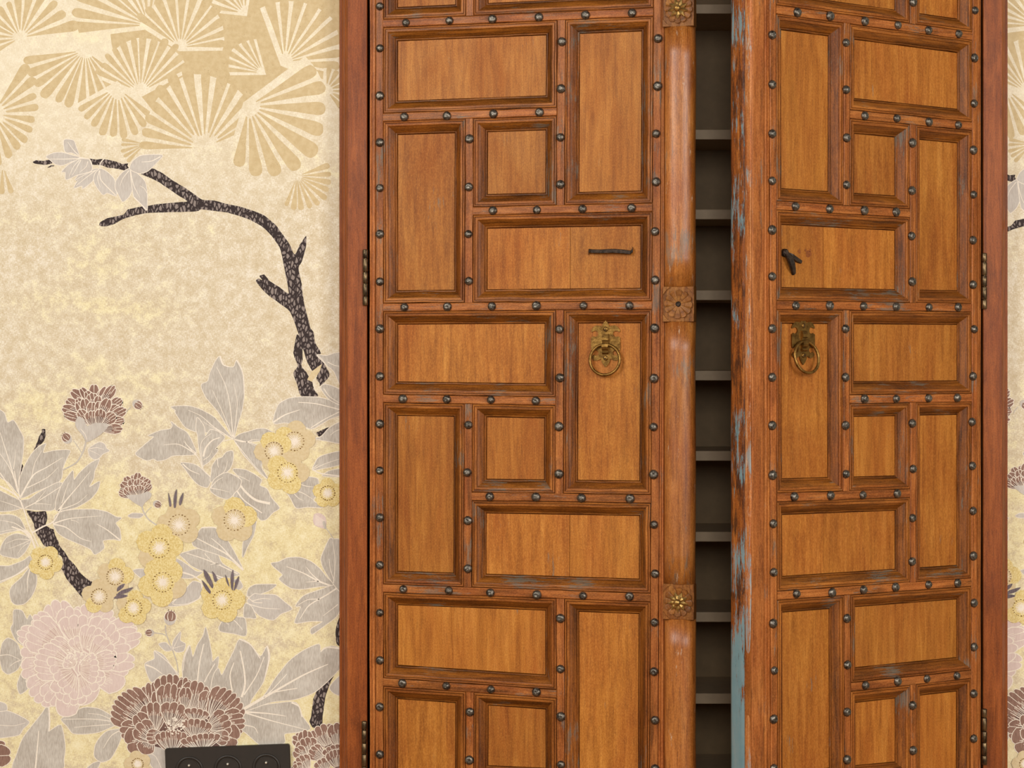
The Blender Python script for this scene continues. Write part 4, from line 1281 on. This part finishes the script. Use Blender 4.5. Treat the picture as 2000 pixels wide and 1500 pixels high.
    ('6', 'leaf2', [(1530, 700), (1430, 800), (1460, 850), (1530, 870)], []),
    ('6', 'leaf2', [(40, 105), (100, 50), (200, -10), (330, -10), (300, 40), (200, 90)], []),
    # sprig on the upper branch
    ('C', 'leaf2', [(718, 418), (820, 425), (850, 500), (882, 590), (800, 560), (745, 560), (720, 530)], [([(755, 440), (820, 530), (890, 600)], 4, 9)]),
    ('C', 'leaf2', [(515, 605), (600, 565), (690, 560), (800, 590), (910, 622), (800, 660), (700, 700), (620, 690), (560, 640)], [([(560, 632), (740, 632), (910, 624)], 4, 10)]),
    ('C', 'leaf2', [(900, 630), (1000, 640), (1025, 700), (1022, 760), (940, 790), (860, 810), (740, 862), (730, 780), (690, 775), (760, 700), (830, 660)], [([(905, 640), (850, 740), (810, 810)], 9, 3), ([(890, 640), (820, 720), (770, 830)], 8, 3), ([(980, 660), (960, 720), (890, 780)], 8, 3), ([(1000, 640), (1030, 720), (1020, 770)], 6, 6)]),
    ('C', 'leaf2', [(1095, 740), (1050, 830), (1030, 880), (925, 962), (915, 930), (825, 955), (870, 870), (838, 862), (900, 790), (1000, 760)], [([(1080, 750), (960, 840), (850, 930)], 8, 4), ([(1060, 760), (960, 800), (850, 860)], 7, 4)]),
    ('C', 'leaf2', [(1120, 740), (1200, 780), (1270, 850), (1290, 930), (1298, 1042), (1200, 1010), (1150, 1030), (1090, 960), (1050, 880), (1060, 800)], [([(1115, 760), (1130, 870), (1290, 1035)], 7, 10), ([(1110, 760), (1090, 850), (1120, 950)], 9, 3)]),
    ('C', 'leaf2', [(1450, 740), (1360, 790), (1295, 880), (1290, 960), (1330, 1040), (1372, 1108), (1440, 1050), (1480, 960), (1480, 860)], [([(1440, 760), (1370, 850), (1340, 930)], 8, 3)]),
    ('C', 'leaf2', [(1460, 750), (1560, 820), (1620, 890), (1640, 1000), (1640, 1202), (1580, 1140), (1500, 1060), (1480, 960)], [([(1455, 760), (1490, 920), (1560, 1060)], 10, 3), ([(1560, 930), (1610, 960), (1640, 1010)], 4, 7), ([(1500, 1060), (1570, 1130), (1638, 1200)], 7, 7)]),
    ('C', 'leaf2', [(1450, 742), (1480, 660), (1560, 600), (1660, 585), (1812, 590), (1760, 660), (1700, 720), (1640, 770), (1550, 790)], [([(1580, 665), (1690, 655), (1790, 605)], 4, 11)]),
    # small leaves on flower stems
    ('1', 'leaf2', [(985, 1130), (1040, 1085), (1110, 1050), (1165, 1070), (1190, 1120), (1222, 1145), (1150, 1180), (1100, 1230), (1050, 1240), (1000, 1200)], [([(990, 1125), (1080, 1110), (1160, 1130)], 7, 3), ([(1000, 1140), (1070, 1170), (1120, 1200)], 5, 2)]),
    ('6', 'leaf2', [(75, 465), (85, 400), (145, 325), (140, 400), (185, 430), (170, 490), (110, 500)], [([(78, 470), (110, 410), (140, 340)], 5, 2), ([(78, 470), (130, 455), (180, 440)], 5, 2)]),
    ('5', 'leaf2', [(1370, 430), (1430, 420), (1480, 480), (1430, 490), (1390, 460)], []),
    ('3', 'leaf2', [(1430, 500), (1480, 472), (1580, 475), (1600, 490), (1560, 520), (1470, 520)], []),
    ('3', 'leaf2', [(1485, 1112), (1600, 1095), (1650, 1200), (1600, 1210)], []),
]
for i, (v, ink, p, veins) in enumerate(LV):
    b = 46 + (i % 14) * 4 if v != 'C' else 46 + (i % 10) * 4
    m = motif('printed_leaf', b)
    k = VIEW[v][2]
    q = smooth(px(v, p), True, 4, 0.36)
    m.add(grow(q, 1.25), 'cream', 0)
    m.add(q, ink, 1)
    for pts, a, c in veins:
        m.stroke(px(v, pts), a / k * 1.1, c / k * 1.1, 'cream', 2)

# ---- pale stems
m = motif('printed_stem', 104)
for v, pts, a, c in (('3', [(-40, 150), (120, 230), (215, 310), (270, 440), (320, 600), (430, 840)], 20, 12), ('3', [(0, 20), (100, 160), (220, 320)], 12, 14), ('3', [(160, 0), (190, 160), (230, 320)], 10, 14),
                     ('3', [(360, 690), (480, 620), (600, 560), (700, 380)], 20, 12), ('3', [(280, 660), (340, 720), (400, 880)], 26, 20), ('3', [(130, 620), (260, 670), (340, 740)], 12, 30),
                     ('2', [(775, 1010), (660, 1040)], 14, 6), ('2', [(360, 1190), (400, 1260), (440, 1350), (520, 1440)], 10, 8), ('2', [(220, 1040), (300, 1130), (360, 1200)], 3, 10),
                     ('C', [(880, 610), (940, 625), (990, 630)], 14, 10), ('C', [(1160, 630), (1120, 680), (1115, 740)], 12, 9), ('2', [(1660, 1355), (1760, 1400), (1980, 1430)], 12, 16), ('2', [(1650, 1350), (1720, 1300)], 10, 5),
                     ('4', [(920, 1390), (1000, 1460), (1100, 1470)], 10, 8), ('4', [(180, 1120), (330, 1170), (440, 1250)], 16, 16)):
    m.stroke(px(v, pts), a / VIEW[v][2], c / VIEW[v][2], 'cream', 0)

# ---- flower stems, buds
m = motif('printed_stem', 106)
for v, pts, w in (('1', [(965, 990), (950, 1090), (920, 1170), (850, 1280), (700, 1360)], 17), ('1', [(820, 1030), (870, 1100), (910, 1165)], 9), ('1', [(1460, 655), (1420, 700), (1410, 730)], 9),
                  ('3', [(1580, 370), (1600, 450), (1660, 540), (1760, 610)], 16), ('3', [(1690, 400), (1640, 450), (1620, 490)], 8),
                  ('6', [(15, 270), (20, 340), (70, 470), (110, 580), (125, 680)], 10), ('5', [(1330, 335), (1400, 345), (1430, 360)], 9), ('4', [(1810, 640), (1850, 690), (1895, 760)], 9)):
    m.stroke(px(v, pts), w / VIEW[v][2], w / VIEW[v][2] * .8, 'leaf2', 0)
for v, c, r_, a in (('1', (1535, 630), 52, -40), ('1', (745, 1005), 56, 130), ('3', (1755, 370), 42, -30), ('6', (55, 205), 55, 80), ('5', (1290, 335), 34, 180)):
    m = motif('printed_bud', 112)
    ox, oy = px(v, [c])[0]
    R = r_ / VIEW[v][2]
    ca, sa = math.cos(math.radians(a)), math.sin(math.radians(a))

    def rot(x, y):
        return (ox + (x * ca + y * sa) * R, oy + (-x * sa + y * ca) * R)
    m.add(grow([rot(1.1 * math.cos(t / 14 * 6.283), 0.95 * math.sin(t / 14 * 6.283)) for t in range(14)], 0.8), 'cream', 0)
    m.add([rot(1.05 * math.cos(t / 14 * 6.283) - .15, 0.9 * math.sin(t / 14 * 6.283)) for t in range(14)], 'leaf2', 1)
    m.add([rot(0.95 * math.cos(t / 14 * 6.283) * (0.72 if math.cos(t / 14 * 6.283) < 0 else 1) + 0.12, 0.86 * math.sin(t / 14 * 6.283)) for t in range(14)], 'brown', 2)
    m.stroke([rot(-.5, -.2), rot(.2, -.45), rot(.9, -.35)], R * .16, R * .06, 'cream', 3)
    m.stroke([rot(-.3, .3), rot(.3, .35), rot(.8, .2)], R * .10, R * .05, 'cream', 3)
    for dy in (-.45, 0, .4):
        m.stroke([rot(1.0, dy), rot(1.3, dy * 1.1)], R * .14, R * .04, 'brown2', 3)


# ---- scalloped petals
def petal(m, v, B, T, W, lobes, ink, ink2, lay, stripes=True, dense=1.0, edgew=1.5, wide=1.0):
    (bx, by), (tx, ty) = px(v, [B, T])
    W = W / VIEW[v][2] * wide
    ax, ay = tx - bx, ty - by
    L = math.hypot(ax, ay)
    ux, uy = ax / L, ay / L
    nx, ny = -uy, ux

    def at(s, t):
        return (bx + ux * L * t + nx * s * W / 2, by + uy * L * t + ny * s * W / 2)
    n = max(2, lobes) * 5
    top = []
    for i in range(n + 1):
        s = -1 + 2 * i / n
        sc = abs(math.sin(lobes * math.pi * i / n)) ** 0.6
        top.append(at(s, 0.90 - 0.22 * s * s + 0.10 * sc))
    left = [at(-0.86, 0.45), at(-0.55, 0.2), at(-0.2, 0.0)]
    right = [at(0.2, 0.0), at(0.55, 0.2), at(0.86, 0.45)]
    out = top + right[::-1] + left[::-1]
    m.add(grow(out, edgew), 'cream', lay)
    m.add(out, ink, lay + 1)
    inner = [at(s * 0.78, (0.56 - 0.12 * s * s)) for s in (-1, -.6, -.2, .2, .6, 1)] + [at(.5, .2), at(.16, .02), at(-.16, .02), at(-.5, .2)]
    m.add(inner, ink2, lay + 2)
    if stripes:
        k = max(3, int(W * dense / 3.0))
        for i in range(k):
            s = -0.86 + 1.72 * (i + 0.5) / k + rnd.uniform(-.03, .03)
            t1 = rnd.uniform(0.55, 0.74) - 0.2 * s * s
            m.stroke([at(s * 0.34, 0.08), at(s * 0.8, 0.36), at(s, t1)], 0.55, 1.15 * rnd.uniform(.6, 1.1), 'cream', lay + 3)
        for i in range(1, lobes):
            s = -1 + 2 * i / lobes
            m.stroke([at(s, 0.9 - .22 * s * s), at(s * .93, 0.62)], 1.4, 0.7, 'cream', lay + 3)


def flower(name, base, ink, ink2, lst, dense=1.0, edgew=1.5, wide=1.0):
    m = motif(name, base)
    for i, (v, B, T, W, l) in enumerate(lst):
        petal(m, v, B, T, W, l, ink, ink2, i * 4, True, dense, edgew, wide)
    return m


# pink peony
PK = [((560, 380), (470, 55), 190, 3), ((720, 360), (730, 95), 160, 3), ((760, 330), (970, 150), 150, 3), ((800, 400), (1180, 260), 150, 2), ((850, 450), (1215, 350), 140, 3), 
      ((450, 420), (150, 330), 130, 3), ((480, 330), (290, 190), 130, 3), ((420, 520), (180, 500), 190, 3), ((430, 620), (190, 700), 190, 3), ((500, 720), (280, 900), 230, 4), ((560, 740), (420, 945), 200, 4),
      ((680, 820), (520, 1040), 150, 1), ((700, 800), (800, 920), 170, 1), ((640, 760), (600, 950), 200, 4), ((760, 620), (1100, 720), 260, 2), ((760, 560), (1170, 590), 130, 2), ((740, 520), (1120, 460), 180, 3),
      ((600, 420), (600, 110), 170, 3), ((560, 470), (250, 290), 250, 5), ((690, 450), (720, 185), 300, 5), ((780, 460), (960, 240), 220, 4),
      ((560, 690), (560, 860), 190, 3), ((700, 690), (800, 850), 240, 4), ((690, 640), (900, 700), 120, 3),
      ((640, 520), (430, 420), 130, 4), ((710, 500), (680, 360), 150, 4), ((740, 500), (860, 300), 210, 5), ((790, 560), (960, 420), 190, 4), ((760, 600), (1000, 560), 130, 5),
      ((640, 640), (300, 560), 240, 6), ((640, 660), (490, 760), 320, 6), ((680, 640), (850, 640), 190, 5), ((650, 610), (560, 560), 100, 3)]
m = flower('printed_peony', 120, 'pink', 'pink2', [('5', a, b, w, l) for a, b, w, l in PK], 0.8, 2.0, 1.35)
m.add(smooth(px('5', [(440, 330), (700, 280), (900, 330), (1000, 480), (900, 700), (680, 780), (460, 720), (360, 520)]), True, 3), 'pink', -1)
for k in range(70):
    a, rr = rnd.uniform(0, 6.283), rnd.random() ** .7
    x, y = px('5', [(690 + 130 * rr * math.cos(a), 525 + 85 * rr * math.sin(a))])[0]
    r_ = rnd.uniform(1.0, 2.3)
    m.add([(x + r_ * math.cos(t * 1.047), y + r_ * .8 * math.sin(t * 1.047)) for t in range(6)], 'cream', len(PK) * 4 + 1 + k % 9)

# brown peony over the socket
BP = [('5', (1330, 1080), (1300, 760), 170, 4), ('6', (60, 960), (50, 690), 230, 5), ('6', (160, 960), (190, 720), 110, 3), ('5', (1310, 1130), (1000, 900), 320, 8), ('5', (1260, 1180), (1030, 1170), 150, 3), ('5', (1310, 1220), (1080, 1300), 210, 2), ('5', (1300, 1230), (1230, 1375), 130, 1),
      ('5', (1390, 1080), (1360, 820), 110, 3), ('5', (1430, 1060), (1480, 770), 190, 4), ('6', (230, 1010), (300, 750), 200, 4), ('6', (180, 1000), (190, 800), 90, 2), ('6', (330, 1030), (420, 840), 150, 3), ('6', (400, 1100), (620, 860), 300, 7), ('6', (420, 1130), (700, 1090), 200, 5),
      ('6', (420, 1180), (650, 1260), 190, 2), ('6', (380, 1160), (570, 1080), 200, 4), ('6', (420, 1220), (560, 1250), 110, 3),
      ('5', (1330, 1190), (1320, 930), 190, 4), ('5', (1290, 1190), (1170, 1030), 120, 2), ('5', (1330, 1260), (1180, 1120), 170, 3), ('6', (60, 1150), (130, 940), 230, 4), ('6', (270, 1100), (290, 985), 180, 4),
      ('5', (1420, 1230), (1260, 1230), 110, 4), ('5', (1480, 1360), (1470, 1170), 230, 6), ('6', (270, 1240), (290, 1075), 220, 5), ('6', (330, 1340), (310, 1205), 290, 7)]
m = flower('printed_peony', 120, 'brown', 'brown2', BP, 1.1, 1.4, 1.2)
m.add(smooth(px('6', [(-200, 900), (100, 830), (400, 900), (560, 1080), (480, 1320), (0, 1330), (-240, 1220)]), True, 3), 'brown2', -1)
for k in range(60):
    a, rr = rnd.uniform(0, 6.283), rnd.random() ** .6
    x, y = px('6', [(105 + 95 * rr * math.cos(a), 1135 + 75 * rr * math.sin(a))])[0]
    r_ = rnd.uniform(1.0, 2.8)
    m.add([(x + r_ * math.cos(t * 1.047), y + r_ * .8 * math.sin(t * 1.047)) for t in range(6)], 'cream', len(BP) * 4 + 1 + k % 9)

# brown peony cut by the casing, and one cut by the left edge
flower('printed_peony', 120, 'brown', 'brown2', [('6', (1420, 1320), (1340, 1130), 230, 4), ('6', (1500, 1320), (1490, 1110), 170, 3), ('6', (1290, 1320), (1110, 1230), 130, 3), ('6', (1230, 1380), (1215, 1170), 130, 3), ('6', (1260, 1400), (1210, 1240), 190, 4),
       ('6', (1230, 1420), (1130, 1330), 120, 3), ('6', (1380, 1420), (1260, 1330), 150, 4), ('6', (1470, 1400), (1430, 1310), 170, 4), ('6', (1240, 1520), (1160, 1400), 160, 4), ('6', (1400, 1520), (1350, 1420), 160, 4), ('6', (1500, 1500), (1470, 1340), 170, 5), ('6', (1180, 1540), (1120, 1470), 120, 3)], 1.2, 1.4)
flower('printed_peony', 120, 'brown', 'brown2', [('5', (-160, 1420), (60, 1300), 160, 2), ('5', (-160, 1400), (100, 1390), 190, 2)], 0.4, 1.4)
# small brown flowers
flower('printed_flower', 110, 'brown', 'brown2', [('1', a, b, w, l) for a, b, w, l in (
    ((1060, 660), (790, 470), 120, 2), ((1060, 660), (900, 440), 90, 2), ((1050, 640), (1050, 400), 110, 2), ((1060, 640), (960, 480), 90, 2), ((1080, 640), (1140, 460), 70, 2), ((1090, 640), (1190, 430), 90, 2), ((1120, 640), (1280, 420), 110, 3),
    ((1180, 700), (1360, 570), 120, 4), ((930, 720), (740, 570), 110, 2), ((930, 740), (690, 660), 110, 2), ((960, 720), (860, 560), 90, 2), ((1060, 700), (1020, 500), 130, 3), ((1080, 700), (1100, 530), 80, 2),
    ((1150, 780), (1330, 650), 120, 3), ((1180, 800), (1410, 680), 110, 3), ((960, 790), (860, 600), 90, 2), ((980, 790), (940, 560), 110, 2), ((1020, 790), (1030, 600), 110, 2), ((1090, 790), (1110, 590), 90, 2), ((1110, 790), (1215, 560), 120, 2),
    ((1010, 830), (710, 730), 100, 3), ((1130, 860), (1390, 800), 110, 4), ((1110, 900), (1370, 900), 110, 3), ((1110, 860), (1290, 740), 130, 4), ((1000, 850), (880, 690), 110, 3), ((1030, 870), (1030, 700), 160, 4), ((1100, 860), (1130, 680), 120, 3))], 0.8, 1.5)
m = motif('printed_calyx', 228)
m.add(smooth(px('1', [(840, 830), (880, 760), (940, 800), (975, 870), (1060, 835), (1215, 850), (1130, 960), (1000, 1040), (960, 1040), (920, 970), (860, 900)]), True, 3), 'leaf2', 0)
m.stroke(px('1', [(900, 900), (950, 960), (970, 1020)]), 1.2, 1.0, 'cream', 1)
flower('printed_flower', 110, 'brown', 'brown2', [('3', a, b, w, l) for a, b, w, l in (
    ((1520, 200), (1480, 40), 60, 2), ((1530, 200), (1540, 15), 90, 2), ((1480, 220), (1400, 60), 90, 2), ((1560, 200), (1610, 60), 80, 2), ((1570, 220), (1670, 90), 80, 2), ((1470, 230), (1350, 130), 90, 2), ((1500, 220), (1460, 90), 90, 2), ((1540, 220), (1545, 90), 100, 3), ((1570, 230), (1630, 130), 90, 3),
    ((1470, 290), (1330, 220), 100, 4), ((1480, 290), (1400, 180), 100, 3), ((1580, 260), (1690, 150), 70, 3), ((1500, 280), (1470, 160), 90, 3), ((1560, 270), (1550, 160), 110, 4))], 0.8, 1.2)
m = motif('printed_calyx', 170)
m.add(smooth(px('3', [(1410, 275), (1470, 265), (1560, 260), (1640, 230), (1690, 250), (1680, 300), (1620, 350), (1590, 400), (1560, 390), (1480, 340)]), True, 3), 'leaf2', 0)
m = motif('printed_flower', 108)
m.add(smooth(px('4', [(1680, 480), (1740, 470), (1800, 510), (1815, 580), (1800, 640), (1740, 630), (1680, 600), (1665, 540)]), True, 3), 'pink', 0)
for k in range(7):
    m.stroke(px('4', [(1690, 490 + 18 * k), (1800, 560 + 8 * k)]), 1.0, .5, 'cream', 1)
m.add(smooth(px('4', [(1770, 570), (1800, 560), (1815, 640), (1790, 640)]), True, 3), 'leaf', 2)

# ---- yellow blossoms: centre, petal reach, ring radius, turn, lobes in gold
BL = [((575.5, 862), 40, 18, 10, 'ttggt'), ((535, 881), 38, 17, 40, 'ggttt'), ((561.5, 923), 42, 19, 0, 'ttggg'), ((640, 963), 29, 14, 20, 'ggggg'), ((458, 1016), 44, 20, 90, 'gtttg'), ((350, 1025), 42, 20, 30, 'ttttt'),
      ((311, 1070), 46, 19, 80, 'ggtgg'), ((225, 1126), 36, 16, 80, 'gtttg'), ((89, 1098), 33, 14, 60, 'ggggg'), ((194, 1165), 34, 15, 20, 'tttgt'), ((318, 1137), 47, 19, 50, 'ggggt'), ((261, 1187), 34, 16, 10, 'ggtgg'), ((434, 1172), 44, 18, 75, 'ggggg'), ((269, 1492), 26, 11, 30, 'ttttt')]
for i, ((cx, cy), R, rr, turn, lob) in enumerate(BL):
    m = motif('printed_blossom', 296 + i * 14)
    for k, ch in enumerate(lob):
        a = math.radians(turn + 72 * k)
        lx, ly, lr = cx + math.cos(a) * R * .56, cy - math.sin(a) * R * .56, R * .47
        m.add([(lx + lr * math.cos(t / 18 * 6.2832) * (1 + .05 * math.sin(3 * t)), ly + lr * math.sin(t / 18 * 6.2832)) for t in range(18)], 'gold' if ch == 'g' else 'tan', k if ch == 't' else 5 + k)
    m.add([(cx + R * .5 * math.cos(t / 18 * 6.2832), cy + R * .5 * math.sin(t / 18 * 6.2832)) for t in range(18)], 'gold' if lob.count('g') > 2 else 'tan', 11)
    m.add([(cx + rr * .34 * math.cos(t / 10 * 6.2832), cy + rr * .34 * math.sin(t / 10 * 6.2832)) for t in range(10)], 'cream', 13)
    for k in range(22):
        a = k / 22 * 6.2832 + rnd.uniform(-.06, .06)
        r1 = rr * rnd.uniform(.62, .82)
        m.stroke([(cx + math.cos(a) * rr * .3, cy + math.sin(a) * rr * .3), (cx + math.cos(a) * r1, cy + math.sin(a) * r1)], 1.5, 1.1, 'cream', 12)
    for k in range(20):
        a = k / 20 * 6.2832 + rnd.uniform(-.05, .05)
        x, y, e = cx + math.cos(a) * rr, cy + math.sin(a) * rr, rnd.uniform(1.0, 1.7)
        m.add([(x + e * 1.2 * math.cos(t * 1.047 + a), y + e * .8 * math.sin(t * 1.047 + a)) for t in range(6)], 'dot', 12)

# ---- purple slivers
SP = [('4', [(50, 235), (80, 330), (85, 390), (65, 395), (55, 330)]), ('4', [(147, 200), (145, 330), (135, 405), (112, 405), (110, 310), (125, 240)]), ('4', [(218, 238), (215, 310), (190, 380), (172, 375), (178, 310)]),
      ('3', [(1395, 1255), (1375, 1300), (1310, 1345), (1312, 1300), (1350, 1270)]), ('3', [(1488, 1295), (1430, 1350), (1300, 1385), (1360, 1330)]), ('3', [(1430, 1395), (1350, 1420), (1268, 1420), (1310, 1385), (1380, 1375)]),
      ('4', [(445, 1095), (500, 1150), (555, 1270), (540, 1310), (490, 1240), (455, 1170)]), ('4', [(540, 1115), (580, 1160), (598, 1220), (570, 1235), (550, 1170)]), ('4', [(425, 1215), (480, 1270), (525, 1340), (515, 1370), (460, 1310)]),
      ('4', [(685, 1150), (715, 1210), (735, 1290), (715, 1270), (695, 1220)]), ('4', [(772, 1095), (782, 1170), (775, 1330), (750, 1300), (745, 1190)]), ('4', [(840, 1170), (835, 1230), (800, 1320), (780, 1330), (800, 1230)])]
for v, p in SP:
    m = motif('printed_sliver', 500)
    m.add(smooth(px(v, p), True, 3, .35), 'sepal', 0)

PERIOD = 1733.0
for m in MOTIFS:
    m.build(wall_l, clip=(690.0, True))
for m in MOTIFS:
    xs = [x for pts, _, _ in m.polys for x, _ in pts]
    if max(xs) + PERIOD > 1966:
        dy = 22 if m.base == 40 or (46 <= m.base < 104 and min(y for pts, _, _ in m.polys for _, y in pts) < 420) else (-18 if m.name in ('printed_flower', 'printed_calyx') else 0)
        m.build(wall_r, PERIOD, dy, clip=(1948.0, False))
